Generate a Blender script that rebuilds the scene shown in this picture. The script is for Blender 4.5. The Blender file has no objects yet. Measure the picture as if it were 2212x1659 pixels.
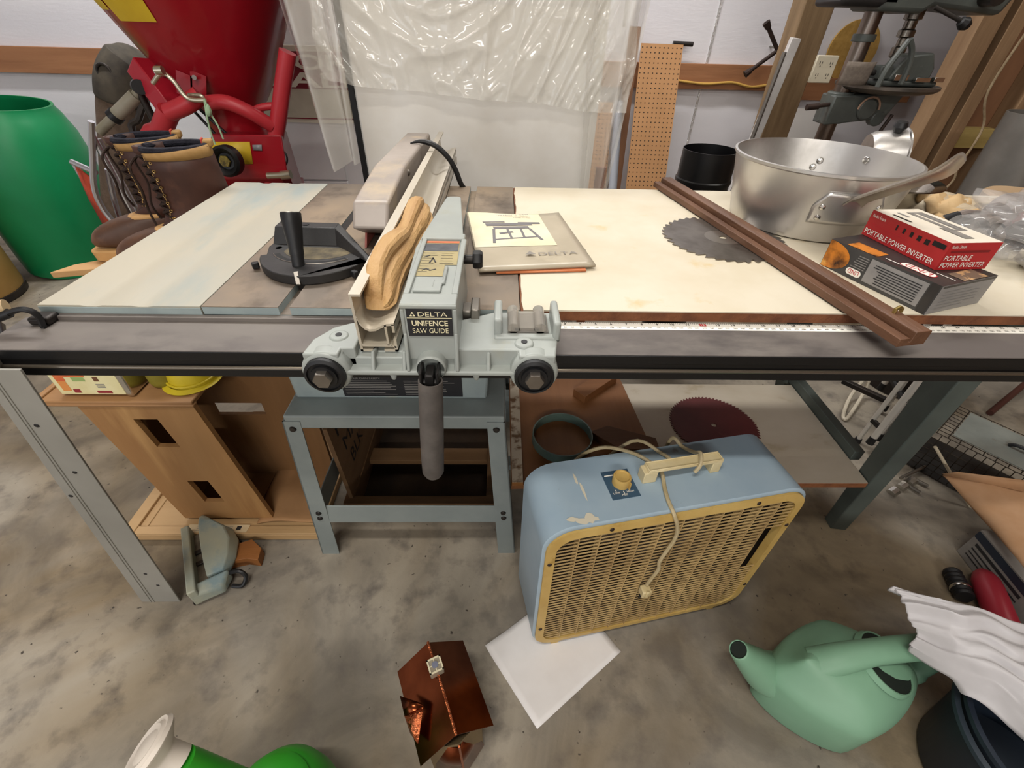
import bpy, math, random
from math import sin, cos, pi, radians, sqrt, atan2
from mathutils import Matrix, Vector, noise
random.seed(7)
S = bpy.context.scene
COL = S.collection
# ---------------------------------------------------------------- camera
FPX = 969.9
PITCH, YAW, ROLL = .6843, -.0342, -.0282
def cam_matrix(p, y, r):
    Rz = Matrix(((cos(y), sin(y), 0), (-sin(y), cos(y), 0), (0, 0, 1)))
    B = Matrix(((1, 0, 0), (0, -sin(p), -cos(p)), (0, cos(p), -sin(p))))
    Rr = Matrix(((cos(r), sin(r), 0), (-sin(r), cos(r), 0), (0, 0, 1)))
    R = Rr @ B @ Rz                      # rows: right, down, forward
    m = Matrix((R[0], -R[1], -R[2])).transposed()
    return m.to_4x4()
cd = bpy.data.cameras.new('camera')
cam = bpy.data.objects.new('camera', cd); COL.objects.link(cam)
cam.matrix_world = Matrix.Translation((.4813, -.6454, 1.2701)) @ cam_matrix(PITCH, YAW, ROLL)
cd.sensor_width = 36; cd.lens = 36 * FPX / 2212; cd.clip_start = .02; cd.clip_end = 60
S.camera = cam
# ---------------------------------------------------------------- light
S.view_settings.view_transform = 'Standard'; S.view_settings.look = 'None'
S.view_settings.gamma = 1; S.view_settings.use_curve_mapping = False
S.view_settings.exposure = 0.0
w = bpy.data.worlds.new('world'); S.world = w; w.use_nodes = True
w.node_tree.nodes['Background'].inputs[0].default_value = (.95, .97, 1, 1)
w.node_tree.nodes['Background'].inputs[1].default_value = .35
def area(name, loc, size, power, col, rot=(0, 0, 0)):
    d = bpy.data.lights.new(name, 'AREA'); d.shape = 'RECTANGLE'; d.size, d.size_y = size
    d.energy = power; d.color = col
    o = bpy.data.objects.new(name, d); COL.objects.link(o); o.location = loc; o.rotation_euler = rot
    return o
area('ceiling_or_fill_lamp', (.0, -.95, 3.2), (1.3, .12), 40, (1, .95, .87))
area('ceiling_or_fill_lamp', (.3, -4.0, 3.0), (2.4, .25), 150, (1, .96, .90))  # added fill light for upright faces such as the tall cabinet
area('ceiling_or_fill_lamp', (-.2, 1.75, 3.4), (3.4, .2), 120, (1, .98, .95))
area('ceiling_or_fill_lamp', (2.6, .6, 3.3), (1.6, .3), 20, (1, .95, .87))
area('door_daylight', (-3.2, -4.6, 1.9), (2.8, 2.4), 42, (.88, .94, 1), (radians(80), 0, radians(-28)))
# ---------------------------------------------------------------- materials
def lin(h):
    h = h.lstrip('#'); o = []
    for i in (0, 2, 4):
        c = int(h[i:i+2], 16) / 255
        o.append(c / 12.92 if c <= .04045 else ((c + .055) / 1.055) ** 2.4)
    return (*o, 1)
MATS = {}
def mat(name, c1, c2=None, scale=6, rough=.6, metal=0, bump=0, bscale=60, st=(1, 1, 1), lo=.35, hi=.65, detail=4,
        c3=None, s3=20, lo3=.6, hi3=.72, spec=.5, trans=0, ior=1.45, alpha=1, rvar=0, coat=0, dist=0, emit=0):
    if name in MATS: return MATS[name]
    m = bpy.data.materials.new(name); m.use_nodes = True; MATS[name] = m
    nt = m.node_tree; N = nt.nodes; L = nt.links; b = N['Principled BSDF']
    b.inputs['Roughness'].default_value = rough; b.inputs['Metallic'].default_value = metal
    b.inputs['Specular IOR Level'].default_value = spec; b.inputs['IOR'].default_value = ior
    b.inputs['Transmission Weight'].default_value = trans; b.inputs['Alpha'].default_value = alpha
    b.inputs['Coat Weight'].default_value = coat
    b.inputs['Base Color'].default_value = lin(c1)
    if c2 or c3 or bump:
        tc = N.new('ShaderNodeTexCoord'); mp = N.new('ShaderNodeMapping'); mp.inputs['Scale'].default_value = st
        L.new(tc.outputs['Object'], mp.inputs['Vector'])
        def nz(sc, det, d=0):
            n = N.new('ShaderNodeTexNoise'); n.inputs['Scale'].default_value = sc; n.inputs['Detail'].default_value = det
            n.inputs['Roughness'].default_value = .6; n.inputs['Distortion'].default_value = d
            L.new(mp.outputs[0], n.inputs['Vector']); return n
        def rmp(n, a, c):
            r = N.new('ShaderNodeMapRange'); r.inputs[1].default_value = a; r.inputs[2].default_value = c
            L.new(n.outputs['Fac'], r.inputs[0]); return r
        last = None
        if c2:
            n = nz(scale, detail, dist); r = rmp(n, lo, hi)
            mx = N.new('ShaderNodeMix'); mx.data_type = 'RGBA'; mx.inputs[6].default_value = lin(c1); mx.inputs[7].default_value = lin(c2)
            L.new(r.outputs[0], mx.inputs[0]); last = mx.outputs[2]
            if rvar:
                q = N.new('ShaderNodeMapRange'); q.inputs[3].default_value = rough; q.inputs[4].default_value = rough + rvar
                L.new(r.outputs[0], q.inputs[0]); L.new(q.outputs[0], b.inputs['Roughness'])
        if c3:
            n = nz(s3, 6, 0); r = rmp(n, lo3, hi3)
            mx = N.new('ShaderNodeMix'); mx.data_type = 'RGBA'; mx.inputs[7].default_value = lin(c3)
            if last: L.new(last, mx.inputs[6])
            else: mx.inputs[6].default_value = lin(c1)
            L.new(r.outputs[0], mx.inputs[0]); last = mx.outputs[2]
        if last: L.new(last, b.inputs['Base Color'])
        if bump:
            n = nz(bscale, 4); bp = N.new('ShaderNodeBump'); bp.inputs['Strength'].default_value = bump; bp.inputs['Distance'].default_value = .01
            L.new(n.outputs['Fac'], bp.inputs['Height']); L.new(bp.outputs[0], b.inputs['Normal'])
    return m
def wood(name, c1, c2, axis='y', scale=9, rough=.65, c3=None, bump=.15):
    st = {'x': (.12, 1, 1), 'y': (1, .12, 1), 'z': (1, 1, .12)}[axis]
    return mat(name, c1, c2, scale=scale, st=st, rough=rough, lo=.3, hi=.7, detail=6, dist=.6, bump=bump, bscale=scale * 4, c3=c3, s3=scale * .5)
# ---------------------------------------------------------------- mesh builder
TXT = {}
def text_geo(s):
    if s not in TXT:
        c = bpy.data.curves.new('t', 'FONT'); c.body = s.lstrip('*'); c.resolution_u = 3; c.offset = .022 if s[:1] == '*' else 0
        o = bpy.data.objects.new('t', c); m = bpy.data.meshes.new_from_object(o)
        TXT[s] = ([v.co.copy() for v in m.vertices], [tuple(p.vertices) for p in m.polygons])
        bpy.data.objects.remove(o); bpy.data.curves.remove(c); bpy.data.meshes.remove(m)
    return TXT[s]
class MB:
    def __init__(s, T=None):
        s.v = []; s.f = []; s.mi = []; s.mats = []; s.cur = 0; s.T = T or Matrix.Identity(4); s.sm = []
        s.smooth = True
    def mat(s, m):
        if m not in s.mats: s.mats.append(m)
        s.cur = s.mats.index(m); return s
    def add(s, vs, fs):
        k = len(s.v); T = s.T
        s.v += [tuple(T @ Vector(v)) for v in vs]
        for f in fs: s.f.append(tuple(i + k for i in f)); s.mi.append(s.cur)
        return s
    def box(s, a, b, R=None):                   # corners a, b; R optional matrix applied about the centre
        x0, y0, z0 = a; x1, y1, z1 = b
        vs = [Vector(p) for p in ((x0,y0,z0),(x1,y0,z0),(x1,y1,z0),(x0,y1,z0),(x0,y0,z1),(x1,y0,z1),(x1,y1,z1),(x0,y1,z1))]
        if R is not None:
            c = (vs[0] + vs[6]) / 2; vs = [c + R @ (v - c) for v in vs]
        return s.add(vs, [(3,2,1,0),(4,5,6,7),(0,1,5,4),(1,2,6,5),(2,3,7,6),(3,0,4,7)])
    def hexa(s, vs): return s.add(vs, [(3,2,1,0),(4,5,6,7),(0,1,5,4),(1,2,6,5),(2,3,7,6),(3,0,4,7)])
    def beam(s, p, q, w, h, up=(0, 0, 1), w2=None, h2=None):
        p, q = Vector(p), Vector(q); d = (q - p).normalized(); up = Vector(up)
        x = d.cross(up)
        if x.length < 1e-4: x = d.cross(Vector((1, 0, 0)))
        x.normalize(); y = x.cross(d).normalized()
        w2 = w if w2 is None else w2; h2 = h if h2 is None else h2
        vs = [c + x * (i * ww / 2) + y * (j * hh / 2) for c, ww, hh in ((p, w, h), (q, w2, h2)) for i, j in ((-1,-1),(1,-1),(1,1),(-1,1))]
        return s.add(vs, [(0,1,2,3),(7,6,5,4),(4,5,1,0),(5,6,2,1),(6,7,3,2),(7,4,0,3)])
    def frames(s, pts):
        pts = [Vector(p) for p in pts]; n = len(pts); out = []; prev = None
        for i in range(n):
            d = (pts[min(i+1, n-1)] - pts[max(i-1, 0)])
            d = d.normalized() if d.length > 1e-9 else Vector((0, 0, 1))
            if prev is None:
                u = Vector((0, 0, 1)) if abs(d.z) < .9 else Vector((1, 0, 0))
                x = d.cross(u).normalized()
            else:
                x = prev - d * prev.dot(d); x.normalize()
            prev = x; out.append((pts[i], x, x.cross(d).normalized(), d))
        return out
    def tube(s, pts, r, seg=10, cap=True, closed=False, flat=1):
        rs = r if isinstance(r, (list, tuple)) else [r] * len(pts)
        fr = s.frames(pts); vs = []; fs = []
        for (p, x, y, d), rr in zip(fr, rs):
            for k in range(seg):
                a = 2 * pi * k / seg; vs.append(p + x * (cos(a) * rr) + y * (sin(a) * rr * flat))
        n = len(fr)
        for i in range(n if closed else n - 1):
            j = (i + 1) % n
            for k in range(seg):
                l = (k + 1) % seg; fs.append((i*seg+k, i*seg+l, j*seg+l, j*seg+k))
        if cap and not closed:
            fs.append(tuple(range(seg-1, -1, -1))); fs.append(tuple((n-1)*seg + k for k in range(seg)))
        # orient outward is not needed: both sides shade alike
        return s.add(vs, fs)
    def cyl(s, p, q, r, r2=None, seg=20): return s.tube([p, q], [r, r if r2 is None else r2], seg)
    def lathe(s, prof, c=(0, 0, 0), axis=(0, 0, 1), seg=32, cap0=False, cap1=False, a0=0, a1=2*pi):
        ax = Vector(axis).normalized(); u = Vector((1, 0, 0)) if abs(ax.x) < .9 else Vector((0, 1, 0))
        x = (u - ax * u.dot(ax)).normalized(); y = ax.cross(x); c = Vector(c)
        full = abs(a1 - a0 - 2*pi) < 1e-6; m = seg if full else seg + 1
        vs = [c + ax * z + (x * cos(a0 + (a1-a0)*k/seg) + y * sin(a0 + (a1-a0)*k/seg)) * r for r, z in prof for k in range(m)]
        fs = []
        for i in range(len(prof) - 1):
            for k in range(seg):
                l = (k + 1) % m; fs.append((i*m+k, i*m+l, (i+1)*m+l, (i+1)*m+k))
        if cap0: fs.append(tuple(range(m-1, -1, -1)))
        if cap1: fs.append(tuple((len(prof)-1)*m + k for k in range(m)))
        return s.add(vs, fs)
    def prism(s, poly, d, z0, plane='xy'):       # polygon extruded by d along the plane's normal, starting at z0
        mp = {'xy': lambda a, b, c: (a, b, c), 'xz': lambda a, b, c: (a, c, b), 'yz': lambda a, b, c: (c, a, b)}[plane]
        n = len(poly)
        vs = [mp(a, b, z0) for a, b in poly] + [mp(a, b, z0 + d) for a, b in poly]
        return s.add(vs, [tuple(range(n-1, -1, -1)), tuple(range(n, 2*n))] + [(i, (i+1) % n, n+(i+1) % n, n+i) for i in range(n)])
    def grid(s, fn, nu, nv, thick=0):
        vs = [Vector(fn(i / nu, j / nv)) for j in range(nv + 1) for i in range(nu + 1)]
        fs = [(j*(nu+1)+i, j*(nu+1)+i+1, (j+1)*(nu+1)+i+1, (j+1)*(nu+1)+i) for j in range(nv) for i in range(nu)]
        return s.add(vs, fs)
    def loft(s, rings, cap=True, closed=True):   # rings: lists of points of one length
        n = len(rings[0]); vs = [p for r in rings for p in r]; fs = []
        for i in range(len(rings) - 1):
            for k in range(n if closed else n - 1):
                l = (k + 1) % n; fs.append((i*n+k, i*n+l, (i+1)*n+l, (i+1)*n+k))
        if cap: fs.append(tuple(range(n-1, -1, -1))); fs.append(tuple((len(rings)-1)*n + k for k in range(n)))
        return s.add(vs, fs)
    def text(s, t, o, xd, yd, h, m, align='l', w=None, lift=.0006):
        vs, fs = text_geo(t)
        if not vs: return s
        x0 = min(v.x for v in vs); x1 = max(v.x for v in vs); xd = Vector(xd).normalized(); yd = Vector(yd).normalized(); n = xd.cross(yd)
        k = h / .7; kx = (w / (x1 - x0)) if w else k
        off = {'l': 0, 'c': -(x1 - x0) * kx / 2, 'r': -(x1 - x0) * kx}[align]
        o = Vector(o); c = s.cur; s.mat(m)
        s.add([o + xd * ((v.x - x0) * kx + off) + yd * (v.y * k) + n * lift for v in vs], fs); s.cur = c; return s
    def quad(s, o, xd, yd, w, h, m, lift=.0004, cx=False):
        xd = Vector(xd).normalized(); yd = Vector(yd).normalized(); n = xd.cross(yd); o = Vector(o) + n * lift
        if cx: o = o - xd * w / 2 - yd * h / 2
        c = s.cur; s.mat(m); s.add([o, o + xd * w, o + xd * w + yd * h, o + yd * h], [(0,1,2,3)]); s.cur = c; return s
def obj(name, mb, m=None, parent=None, bevel=0, ang=35, sub=0, solid=0, local=False, seg=2, offs=-1):
    me = bpy.data.meshes.new(name); me.from_pydata(mb.v, [], mb.f)
    mats = mb.mats if mb.mats else [m]
    for q in mats: me.materials.append(q)
    if len(mats) > 1: me.polygons.foreach_set('material_index', mb.mi)
    me.validate()
    import bmesh
    bm = bmesh.new(); bm.from_mesh(me); bmesh.ops.recalc_face_normals(bm, faces=bm.faces); bm.to_mesh(me); bm.free()
    me.polygons.foreach_set('use_smooth', [True] * len(me.polygons)); me.set_sharp_from_angle(angle=radians(ang))
    o = bpy.data.objects.new(name, me); COL.objects.link(o)
    if solid:
        q = o.modifiers.new('solid', 'SOLIDIFY'); q.thickness = solid; q.offset = offs
    if bevel:
        q = o.modifiers.new('bevel', 'BEVEL'); q.width = bevel; q.segments = seg; q.limit_method = 'ANGLE'; q.angle_limit = radians(40)
        q.harden_normals = False
    if sub:
        q = o.modifiers.new('sub', 'SUBSURF'); q.levels = sub; q.render_levels = sub
    if parent is not None:
        o.parent = parent
        r = parent
        while r.parent: r = r.parent
        if not local and parent is r and r.type == 'EMPTY': o.matrix_parent_inverse = r.matrix_basis.inverted()
        # sub-parts share their part's frame
    return o
def tag(o, label, cat, group=None, kind=None):
    o['label'] = label; o['category'] = cat
    if group: o['group'] = group
    if kind: o['kind'] = kind
    return o
def thing(name, label, cat, loc=(0, 0, 0), rot=(0, 0, 0), group=None):
    o = bpy.data.objects.new(name, None); COL.objects.link(o); o.location = loc; o.rotation_euler = rot
    o.empty_display_size = .05
    # matrix_basis is needed before the first depsgraph pass
    return tag(o, label, cat, group)
def struct(name, mb, m=None, bevel=0, **k):
    o = obj(name, mb, m, None, bevel, **k); o['kind'] = 'structure'; return o
def arc(c, r, a0, a1, n, plane='xy', z=0):
    out = []
    for i in range(n + 1):
        a = a0 + (a1 - a0) * i / n; p, q = c[0] + r * cos(a), c[1] + r * sin(a)
        out.append({'xy': (p, q, z), 'xz': (p, z, q), 'yz': (z, p, q), '2': (p, q)}[plane])
    return out
def spline(pts, n=8):
    P = [Vector(p) for p in pts]; out = []
    for i in range(len(P) - 1):
        a, b, c, d = P[max(i-1, 0)], P[i], P[i+1], P[min(i+2, len(P)-1)]
        for k in range(n):
            t = k / n
            out.append(.5 * ((2*b) + (c - a) * t + (2*a - 5*b + 4*c - d) * t*t + (3*b - a - 3*c + d) * t**3))
    out.append(P[-1]); return out
BLACK = mat('black_plastic', '#141416', rough=.45)
DKSTEEL = mat('dark_steel', '#2b2a2a', '#3f3833', rough=.45, metal=.6)
CHROME = mat('chrome', '#cfcdc8', rough=.18, metal=1)
STEEL = mat('bare_steel', '#9a958c', '#77706a', rough=.35, metal=.9)
WHITE = mat('white_print', '#efece2', rough=.6)
CREAM = mat('cream_print', '#e6ddb8', rough=.6)
DKPRINT = mat('dark_print', '#232326', rough=.55)
GREYPRINT = mat('grey_print', '#85827e', rough=.6)
REDPRINT = mat('red_print', '#b5242c', rough=.5)

# ================================================================ the setting
FLOOR = mat('concrete', '#9b9283', '#736c62', scale=2.6, rough=.75, lo=.38, hi=.66, detail=9, dist=.9, c3='#6e675f', s3=12, lo3=.50, hi3=.70, bump=.12, bscale=30, rvar=.1)
def floor_material():
    nt = FLOOR.node_tree; N = nt.nodes; L = nt.links; b = N['Principled BSDF']; src = b.inputs['Base Color'].links[0].from_socket
    tc = N.new('ShaderNodeTexCoord')
    n = N.new('ShaderNodeTexNoise'); n.inputs['Scale'].default_value = 1.1; n.inputs['Detail'].default_value = 5; n.inputs['Distortion'].default_value = 1.2
    L.new(tc.outputs['Object'], n.inputs['Vector'])
    r = N.new('ShaderNodeMapRange'); r.inputs[1].default_value = .45; r.inputs[2].default_value = .62; L.new(n.outputs['Fac'], r.inputs[0])
    mx = N.new('ShaderNodeMix'); mx.data_type = 'RGBA'; mx.blend_type = 'MULTIPLY'; mx.inputs[7].default_value = lin('#e2d5c0')
    L.new(r.outputs[0], mx.inputs[0]); L.new(src, mx.inputs[6])
    v = N.new('ShaderNodeTexNoise'); v.inputs['Scale'].default_value = 55; v.inputs['Detail'].default_value = 2; L.new(tc.outputs['Object'], v.inputs['Vector'])
    r2 = N.new('ShaderNodeMapRange'); r2.inputs[1].default_value = .7; r2.inputs[2].default_value = .76; L.new(v.outputs['Fac'], r2.inputs[0])
    m2 = N.new('ShaderNodeMix'); m2.data_type = 'RGBA'; m2.inputs[7].default_value = lin('#3b342c'); L.new(mx.outputs[2], m2.inputs[6]); L.new(r2.outputs[0], m2.inputs[0])
    L.new(m2.outputs[2], b.inputs['Base Color'])
floor_material()
WALL = mat('insulation_foil', '#e2e0e4', '#d3d1d7', scale=2, rough=.5, bump=.12, bscale=90, st=(.25, 1, 1))
GIRT = wood('girt_wood', '#a3724e', '#895c3d', 'x', 11)
PLY = mat('plywood_wall', '#8a6244', '#694731', scale=4, st=(1, 1, .3), rough=.75, c3='#3a2418', s3=7)
STUD = wood('stud_wood', '#9a7d5e', '#785c42', 'z', 10)
POSTW = wood('post_wood', '#8a7254', '#695339', 'z', 12, c3='#3d2c1c')
LUMBER = wood('yellow_lumber', '#b9a468', '#94804a', 'x', 9)
CEIL = mat('ceiling_liner', '#cfcdca', rough=.8)
struct('floor', MB().box((-4.6, -6.2, -.1), (5, 2.9, 0)), FLOOR)
struct('wall_back', MB().box((-4.6, 2.75, 0), (5, 2.9, 3.6)), WALL)
struct('wall_left', MB().box((-4.6, -6.2, 0), (-4.45, 2.75, 3.6)), WALL)
struct('wall_right', MB().box((4.85, -6.2, 0), (5, 2.75, 3.6)), PLY)
struct('wall_front', MB().box((-4.45, -6.2, 0), (4.85, -6.05, 3.6)), WALL)
struct('ceiling', MB().box((-4.6, -6.2, 3.6), (5, 2.9, 3.7)), CEIL)
g = MB().box((-4.4, 2.712, .945), (2.28, 2.75, 1.075)); struct('trim_1', g, GIRT, .002)
g = MB(); g.box((2.28, 2.712, .9), (3.1, 2.75, 1.02)); struct('trim_2', g, GIRT, .002)
# rough post in front of the wall
struct('trim_3', MB().box((2.0, 2.28, 0), (2.155, 2.42, 3.6)), POSTW, .004)
# stud partition on the right
struct('wall_partition', MB().box((2.72, 2.0, 0), (4.85, 2.03, 3.6)), PLY)
k = 4
for x, wd in ((2.62, .1), (2.76, .07), (3.03, .085), (3.42, .09), (3.72, .09), (4.2, .09)):
    struct('trim_%d' % k, MB().box((x, 1.9, 0), (x + wd, 2.0, 3.6)), STUD, .003); k += 1
struct('trim_%d' % k, MB().box((2.78, 1.93, .79), (3.6, 1.998, .88)), LUMBER, .002); k += 1
TAPE = mat('silver_tape', '#e8e8ea', rough=.2, metal=.7, bump=.5, bscale=80)
m = MB()
for x0, z0, x1, z1 in ((1.19, 1.25, 1.21, 3.5), (1.74, .3, 1.755, 3.5), (-1.72, .9, -1.70, 3.5)):
    m.box((x0, 2.746, z0), (x1, 2.7505, z1))
struct('trim_%d' % k, m, TAPE)

# ================================================================ table saw
BLUEGREY = mat('saw_paint', '#98a4a3', '#8b9798', scale=14, rough=.42, c3='#b0a98f', s3=9, lo3=.6, hi3=.75, bump=.02, bscale=200)
STANDP = mat('stand_paint', '#868d8b', '#7a8281', scale=7, rough=.42, bump=.02, bscale=150)
IRON = mat('cast_iron', '#756b61', '#8d7c68', scale=5, rough=.42, metal=.35, c3='#54493f', s3=9, lo3=.5, hi3=.68, st=(1, .7, 1), rvar=.15)
WINGP = mat('worn_wing_paint', '#a3a196', '#aca594', scale=5, rough=.5, st=(1, .35, 1), c3='#929b98', s3=6, lo3=.5, hi3=.66, lo=.35, hi=.6)
LAM = mat('white_laminate', '#d3cab6', '#c9bda4', scale=5, rough=.35, c3='#cbb78f', s3=12, lo3=.62, hi3=.74, lo=.4, hi=.7)
MDF = mat('brown_board_edge', '#7a4a2c', '#5f361f', scale=30, rough=.8, bump=.3, bscale=120)
RAILB = mat('black_rail', '#0d0d0f', rough=.35)
RAILD = mat('dusty_rail_top', '#5d5653', '#777069', scale=5, rough=.55, st=(.5, 1, 1), c3='#4a4442', s3=8, lo3=.5, hi3=.66)
RAILM = mat('rail_sheen', '#7d7468', rough=.25, metal=.8)
LEGP = mat('leg_grey', '#98968f', '#87857e', scale=3, rough=.5)
LEGD = mat('leg_dark_green_grey', '#5b645f', '#4a524e', scale=4, rough=.5)
saw = thing('table_saw', 'grey-green contractor table saw on a steel stand with white extension top and black front rail', 'table saw', (.25, .35, 0))
# left wing: stamped, with two shallow grooves
prof = [(-.2565, .862), (-.2565, .9), (-.19, .9), (-.18, .898), (-.165, .898), (-.155, .9), (-.11, .9), (-.10, .898), (-.085, .898), (-.075, .9), (-.002, .9), (-.002, .862)]
m = MB().mat(WINGP).prism(prof, .686, 0, 'xz'); m.mat(BLUEGREY).box((-.2565, -.0012, .866), (-.002, 0, .897))
obj('wing', m, None, saw, .0015)
# centre table with two T-slots
m = MB().mat(BLUEGREY)
m.box((0, 0, .862), (.513, .686, .886))
for a, b in ((0, .122), (.140, .395), (.413, .513)):
    m.mat(BLUEGREY).box((a, 0, .884), (b, .686, .8985)); m.mat(IRON).box((a, 0, .8985), (b, .686, .9))
m.mat(IRON).box((.1205, 0, .886), (.1415, .686, .8868)).box((.3935, 0, .886), (.4145, .686, .8868))
m.mat(BLACK)
for px, py in ((.205, .215), (.222, .30)): m.cyl((px, py, .8995), (px, py, .9004), .006)
obj('centre_table', m, None, saw, .0008)
# extension top
m = MB().mat(MDF).box((.5145, 0, .881), (1.98, .686, .8975))
random.seed(3)
poly = [(.519, .0005)] + [(.5155 + random.random() * .004, y / 24 * .686) for y in range(1, 24)] + [(.52, .6855), (1.98, .6855), (1.98, .0005)]
m.mat(LAM).prism(poly, .0025, .8975, 'xy'); obj('extension_top', m, None, saw)
# front rail
m = MB().mat(RAILD).box((-.285, -.094, .866), (1.99, -.003, .8785))
m.mat(RAILB).box((-.285, -.0955, .8615), (1.99, -.093, .8775)).box((-.285, -.091, .845), (1.99, -.06, .8615)).box((-.285, -.0955, .832), (1.99, -.05, .846))
m.mat(RAILM).cyl((-.285, -.093, .8475), (1.99, -.093, .8475), .0032, seg=10)
m.mat(RAILD).box((-.262, -.012, .878), (.513, -.0015, .886))
rail = obj('front_rail', m, None, saw, .001)
m = MB().mat(WHITE).box((.5, -.023, .8785), (1.98, -.002, .8789))
RD = mat('tape_red', '#c8323a', rough=.6)
for i in range(2, 56):
    x = .5105 + .0257 * i
    if i in (12, 24, 36): m.quad((x, -.0075, .8789), (1, 0, 0), (0, 1, 0), .011, .007, RD, cx=True)
    m.text(str(i), (x, -.0103, .8790), (1, 0, 0), (0, 1, 0), .0055, WHITE if i in (12, 24, 36) else DKPRINT, 'c')
    for q in range(8): m.quad((x + .0257 * q / 8, -.0038, .8789), (1, 0, 0), (0, 1, 0), .0006, .003 if q % 4 else .0045, DKPRINT, cx=True)
    for q in range(2):
        m.text(str(int((i - 1) * 25.4 / 10 + q) * 10), (x + .012 * q, -.0195, .8790), (1, 0, 0), (0, 1, 0), .0034, DKPRINT, 'c')
tp = obj('measuring_tape', m, None, rail); tp['label'] = 'white adhesive ruler strip with red foot marks'
# saw cabinet with warning plate
m = MB().mat(BLUEGREY)
m.hexa([(.026, .12, .6), (.452, .12, .6), (.452, .6, .6), (.026, .6, .6), (.03, .1, .862), (.47, .1, .862), (.47, .62, .862), (.03, .62, .862)])
cab = obj('cabinet', m, None, saw, .006)
m = MB().mat(DKPRINT).prism([(.136, .609), (.398, .609), (.398, .675), (.136, .675)], .001, .1135, 'xz'); m.T = Matrix.Identity(4)
OR = mat('orange_print', '#c8662e', rough=.5)
m.quad((.136, .1135, .669), (1, 0, 0), (0, 0, 1), .262, .003, OR)
m.text('FOR YOUR OWN SAFETY', (.142, .1135, .6605), (1, 0, 0), (0, 0, 1), .005, GREYPRINT)
random.seed(5)
for cx in (.142, .272):
    for r in range(9):
        m.quad((cx, .1135, .655 - r * .005), (1, 0, 0), (0, 0, 1), .06 + random.random() * .055, .0016, GREYPRINT)
for v_i in range(len(m.v)):
    x, y, z = m.v[v_i]; m.v[v_i] = (x, y + (.675 - z) / .07 * .0052 - .0002, z)
obj('warning_plate', m, None, cab)
# stand
m = MB().box((.016, .062, .562), (.492, .64, .6)); obj('stand_top', m, STANDP, saw, .004)
for sx, (xt, xb) in enumerate((((.012, .05), (-.053, -.002)), ((.453, .492), (.479, .53)))):
    for y0, y1, d in ((.06, .092, .003), (.642, .672, -.003)):
        m = MB()
        m.hexa([(xb[0], y1, 0), (xb[1], y1, 0), (xb[1], y1 + d, 0), (xb[0], y1 + d, 0), (xt[0], y0, .585), (xt[1], y0, .585), (xt[1], y0 + d, .585), (xt[0], y0 + d, .585)])
        xo, xq = (xb[0], xt[0]) if sx == 0 else (xb[1], xt[1]); e = .003 if sx == 0 else -.003; dd = .045 * (1 if d > 0 else -1)
        m.hexa([(xo, y1, 0), (xo + e, y1, 0), (xo + e, y1 + dd, 0), (xo, y1 + dd, 0), (xq, y0, .585), (xq + e, y0, .585), (xq + e, y0 + dd, .585), (xq, y0 + dd, .585)])
        lg = obj('stand_leg', m, STANDP, saw)
        if d > 0:
            for z, fx in ((.562, .5), (.225, .5), (.2, .5)):
                t = z / .585; x = (xb[0] + xb[1]) / 2 * (1 - t) + (xt[0] + xt[1]) / 2 * t; y = y1 * (1 - t) + y0 * t
                b = MB().lathe([(0.0001, -.005), (.006, -.004), (.008, 0), (.008, .002)], (x, y, z), (0, 1, 0), 12); obj('bolt', b, DKSTEEL, lg)
for y0, y1 in ((.082, .086), (.658, .662)):
    obj('stand_brace', MB().box((-.02, y0, .178), (.505, y1, .252)), STANDP, saw, .001)
for xa, xb in ((-.012, -.008), (.498, .502)):
    obj('stand_brace', MB().box((xa, .084, .178), (xb, .66, .252)), STANDP, saw, .001)
# splayed legs of the rail
def splay_leg(top, bot, wx, wy, mt, ridge=False, left=True):
    (tx, ty, tz), (bx, by, bz) = top, bot; m = MB().mat(mt)
    m.hexa([(bx, by, 0), (bx + wx, by, 0), (bx + wx, by + wy, 0), (bx, by + wy, 0), (tx, ty, tz), (tx + wx, ty, tz), (tx + wx, ty + wy, tz), (tx, ty + wy, tz)])
    if ridge:
        for f in (.26, .34):
            m.hexa([(bx + wx * f, by - .002, 0), (bx + wx * (f + .03), by - .002, 0), (bx + wx * (f + .03), by + .001, 0), (bx + wx * f, by + .001, 0),
                    (tx + wx * f, ty - .002, tz), (tx + wx * (f + .03), ty - .002, tz), (tx + wx * (f + .03), ty + .001, tz), (tx + wx * f, ty + .001, tz)])
        m.mat(BLACK)
        for t, f in ((.86, .42), (.71, .62), (.69, .1), (.21, .5), (.13, .62)):
            x = bx * (1 - t) + tx * t + wx * f; y = by * (1 - t) + ty * t; m.cyl((x, y - .0012, tz * t), (x, y + .002, tz * t), .004, seg=10)
    return m
lt, lb = ((-.264, -.203), -.126, .866), ((-.502, -.398), -.050, 0)
def lp(f, t, dy=0): return (lb[0][0] * (1 - t) + lt[0][0] * t + f * ((lb[0][1] - lb[0][0]) * (1 - t) + (lt[0][1] - lt[0][0]) * t), lb[1] * (1 - t) + lt[1] * t + dy, .866 * t)
m = MB().mat(LEGP)
def lstrip(f0, f1, d0, d1, ff=0): m.hexa([lp(f0, 0, d0), lp(f1, 0, d0), lp(f1, 0, d1), lp(f0, 0, d1), lp(f0, 1, d0), lp(f1, 1, d0), lp(f1, 1, d1), lp(f0, 1, d1)])
lstrip(0, 1, 0, .004); lstrip(0, .04, .003, .034); lstrip(.22, .26, -.0015, .001); lstrip(.31, .34, -.0015, .001)
m.mat(BLACK)
for t, f in ((.86, .5), (.71, .62), (.62, .12), (.21, .6), (.13, .72)):
    p = lp(f, t); m.cyl((p[0], p[1] - .0012, p[2]), (p[0], p[1] + .002, p[2]), .004, seg=10)
obj('rail_leg', m, None, saw, .001)
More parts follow.
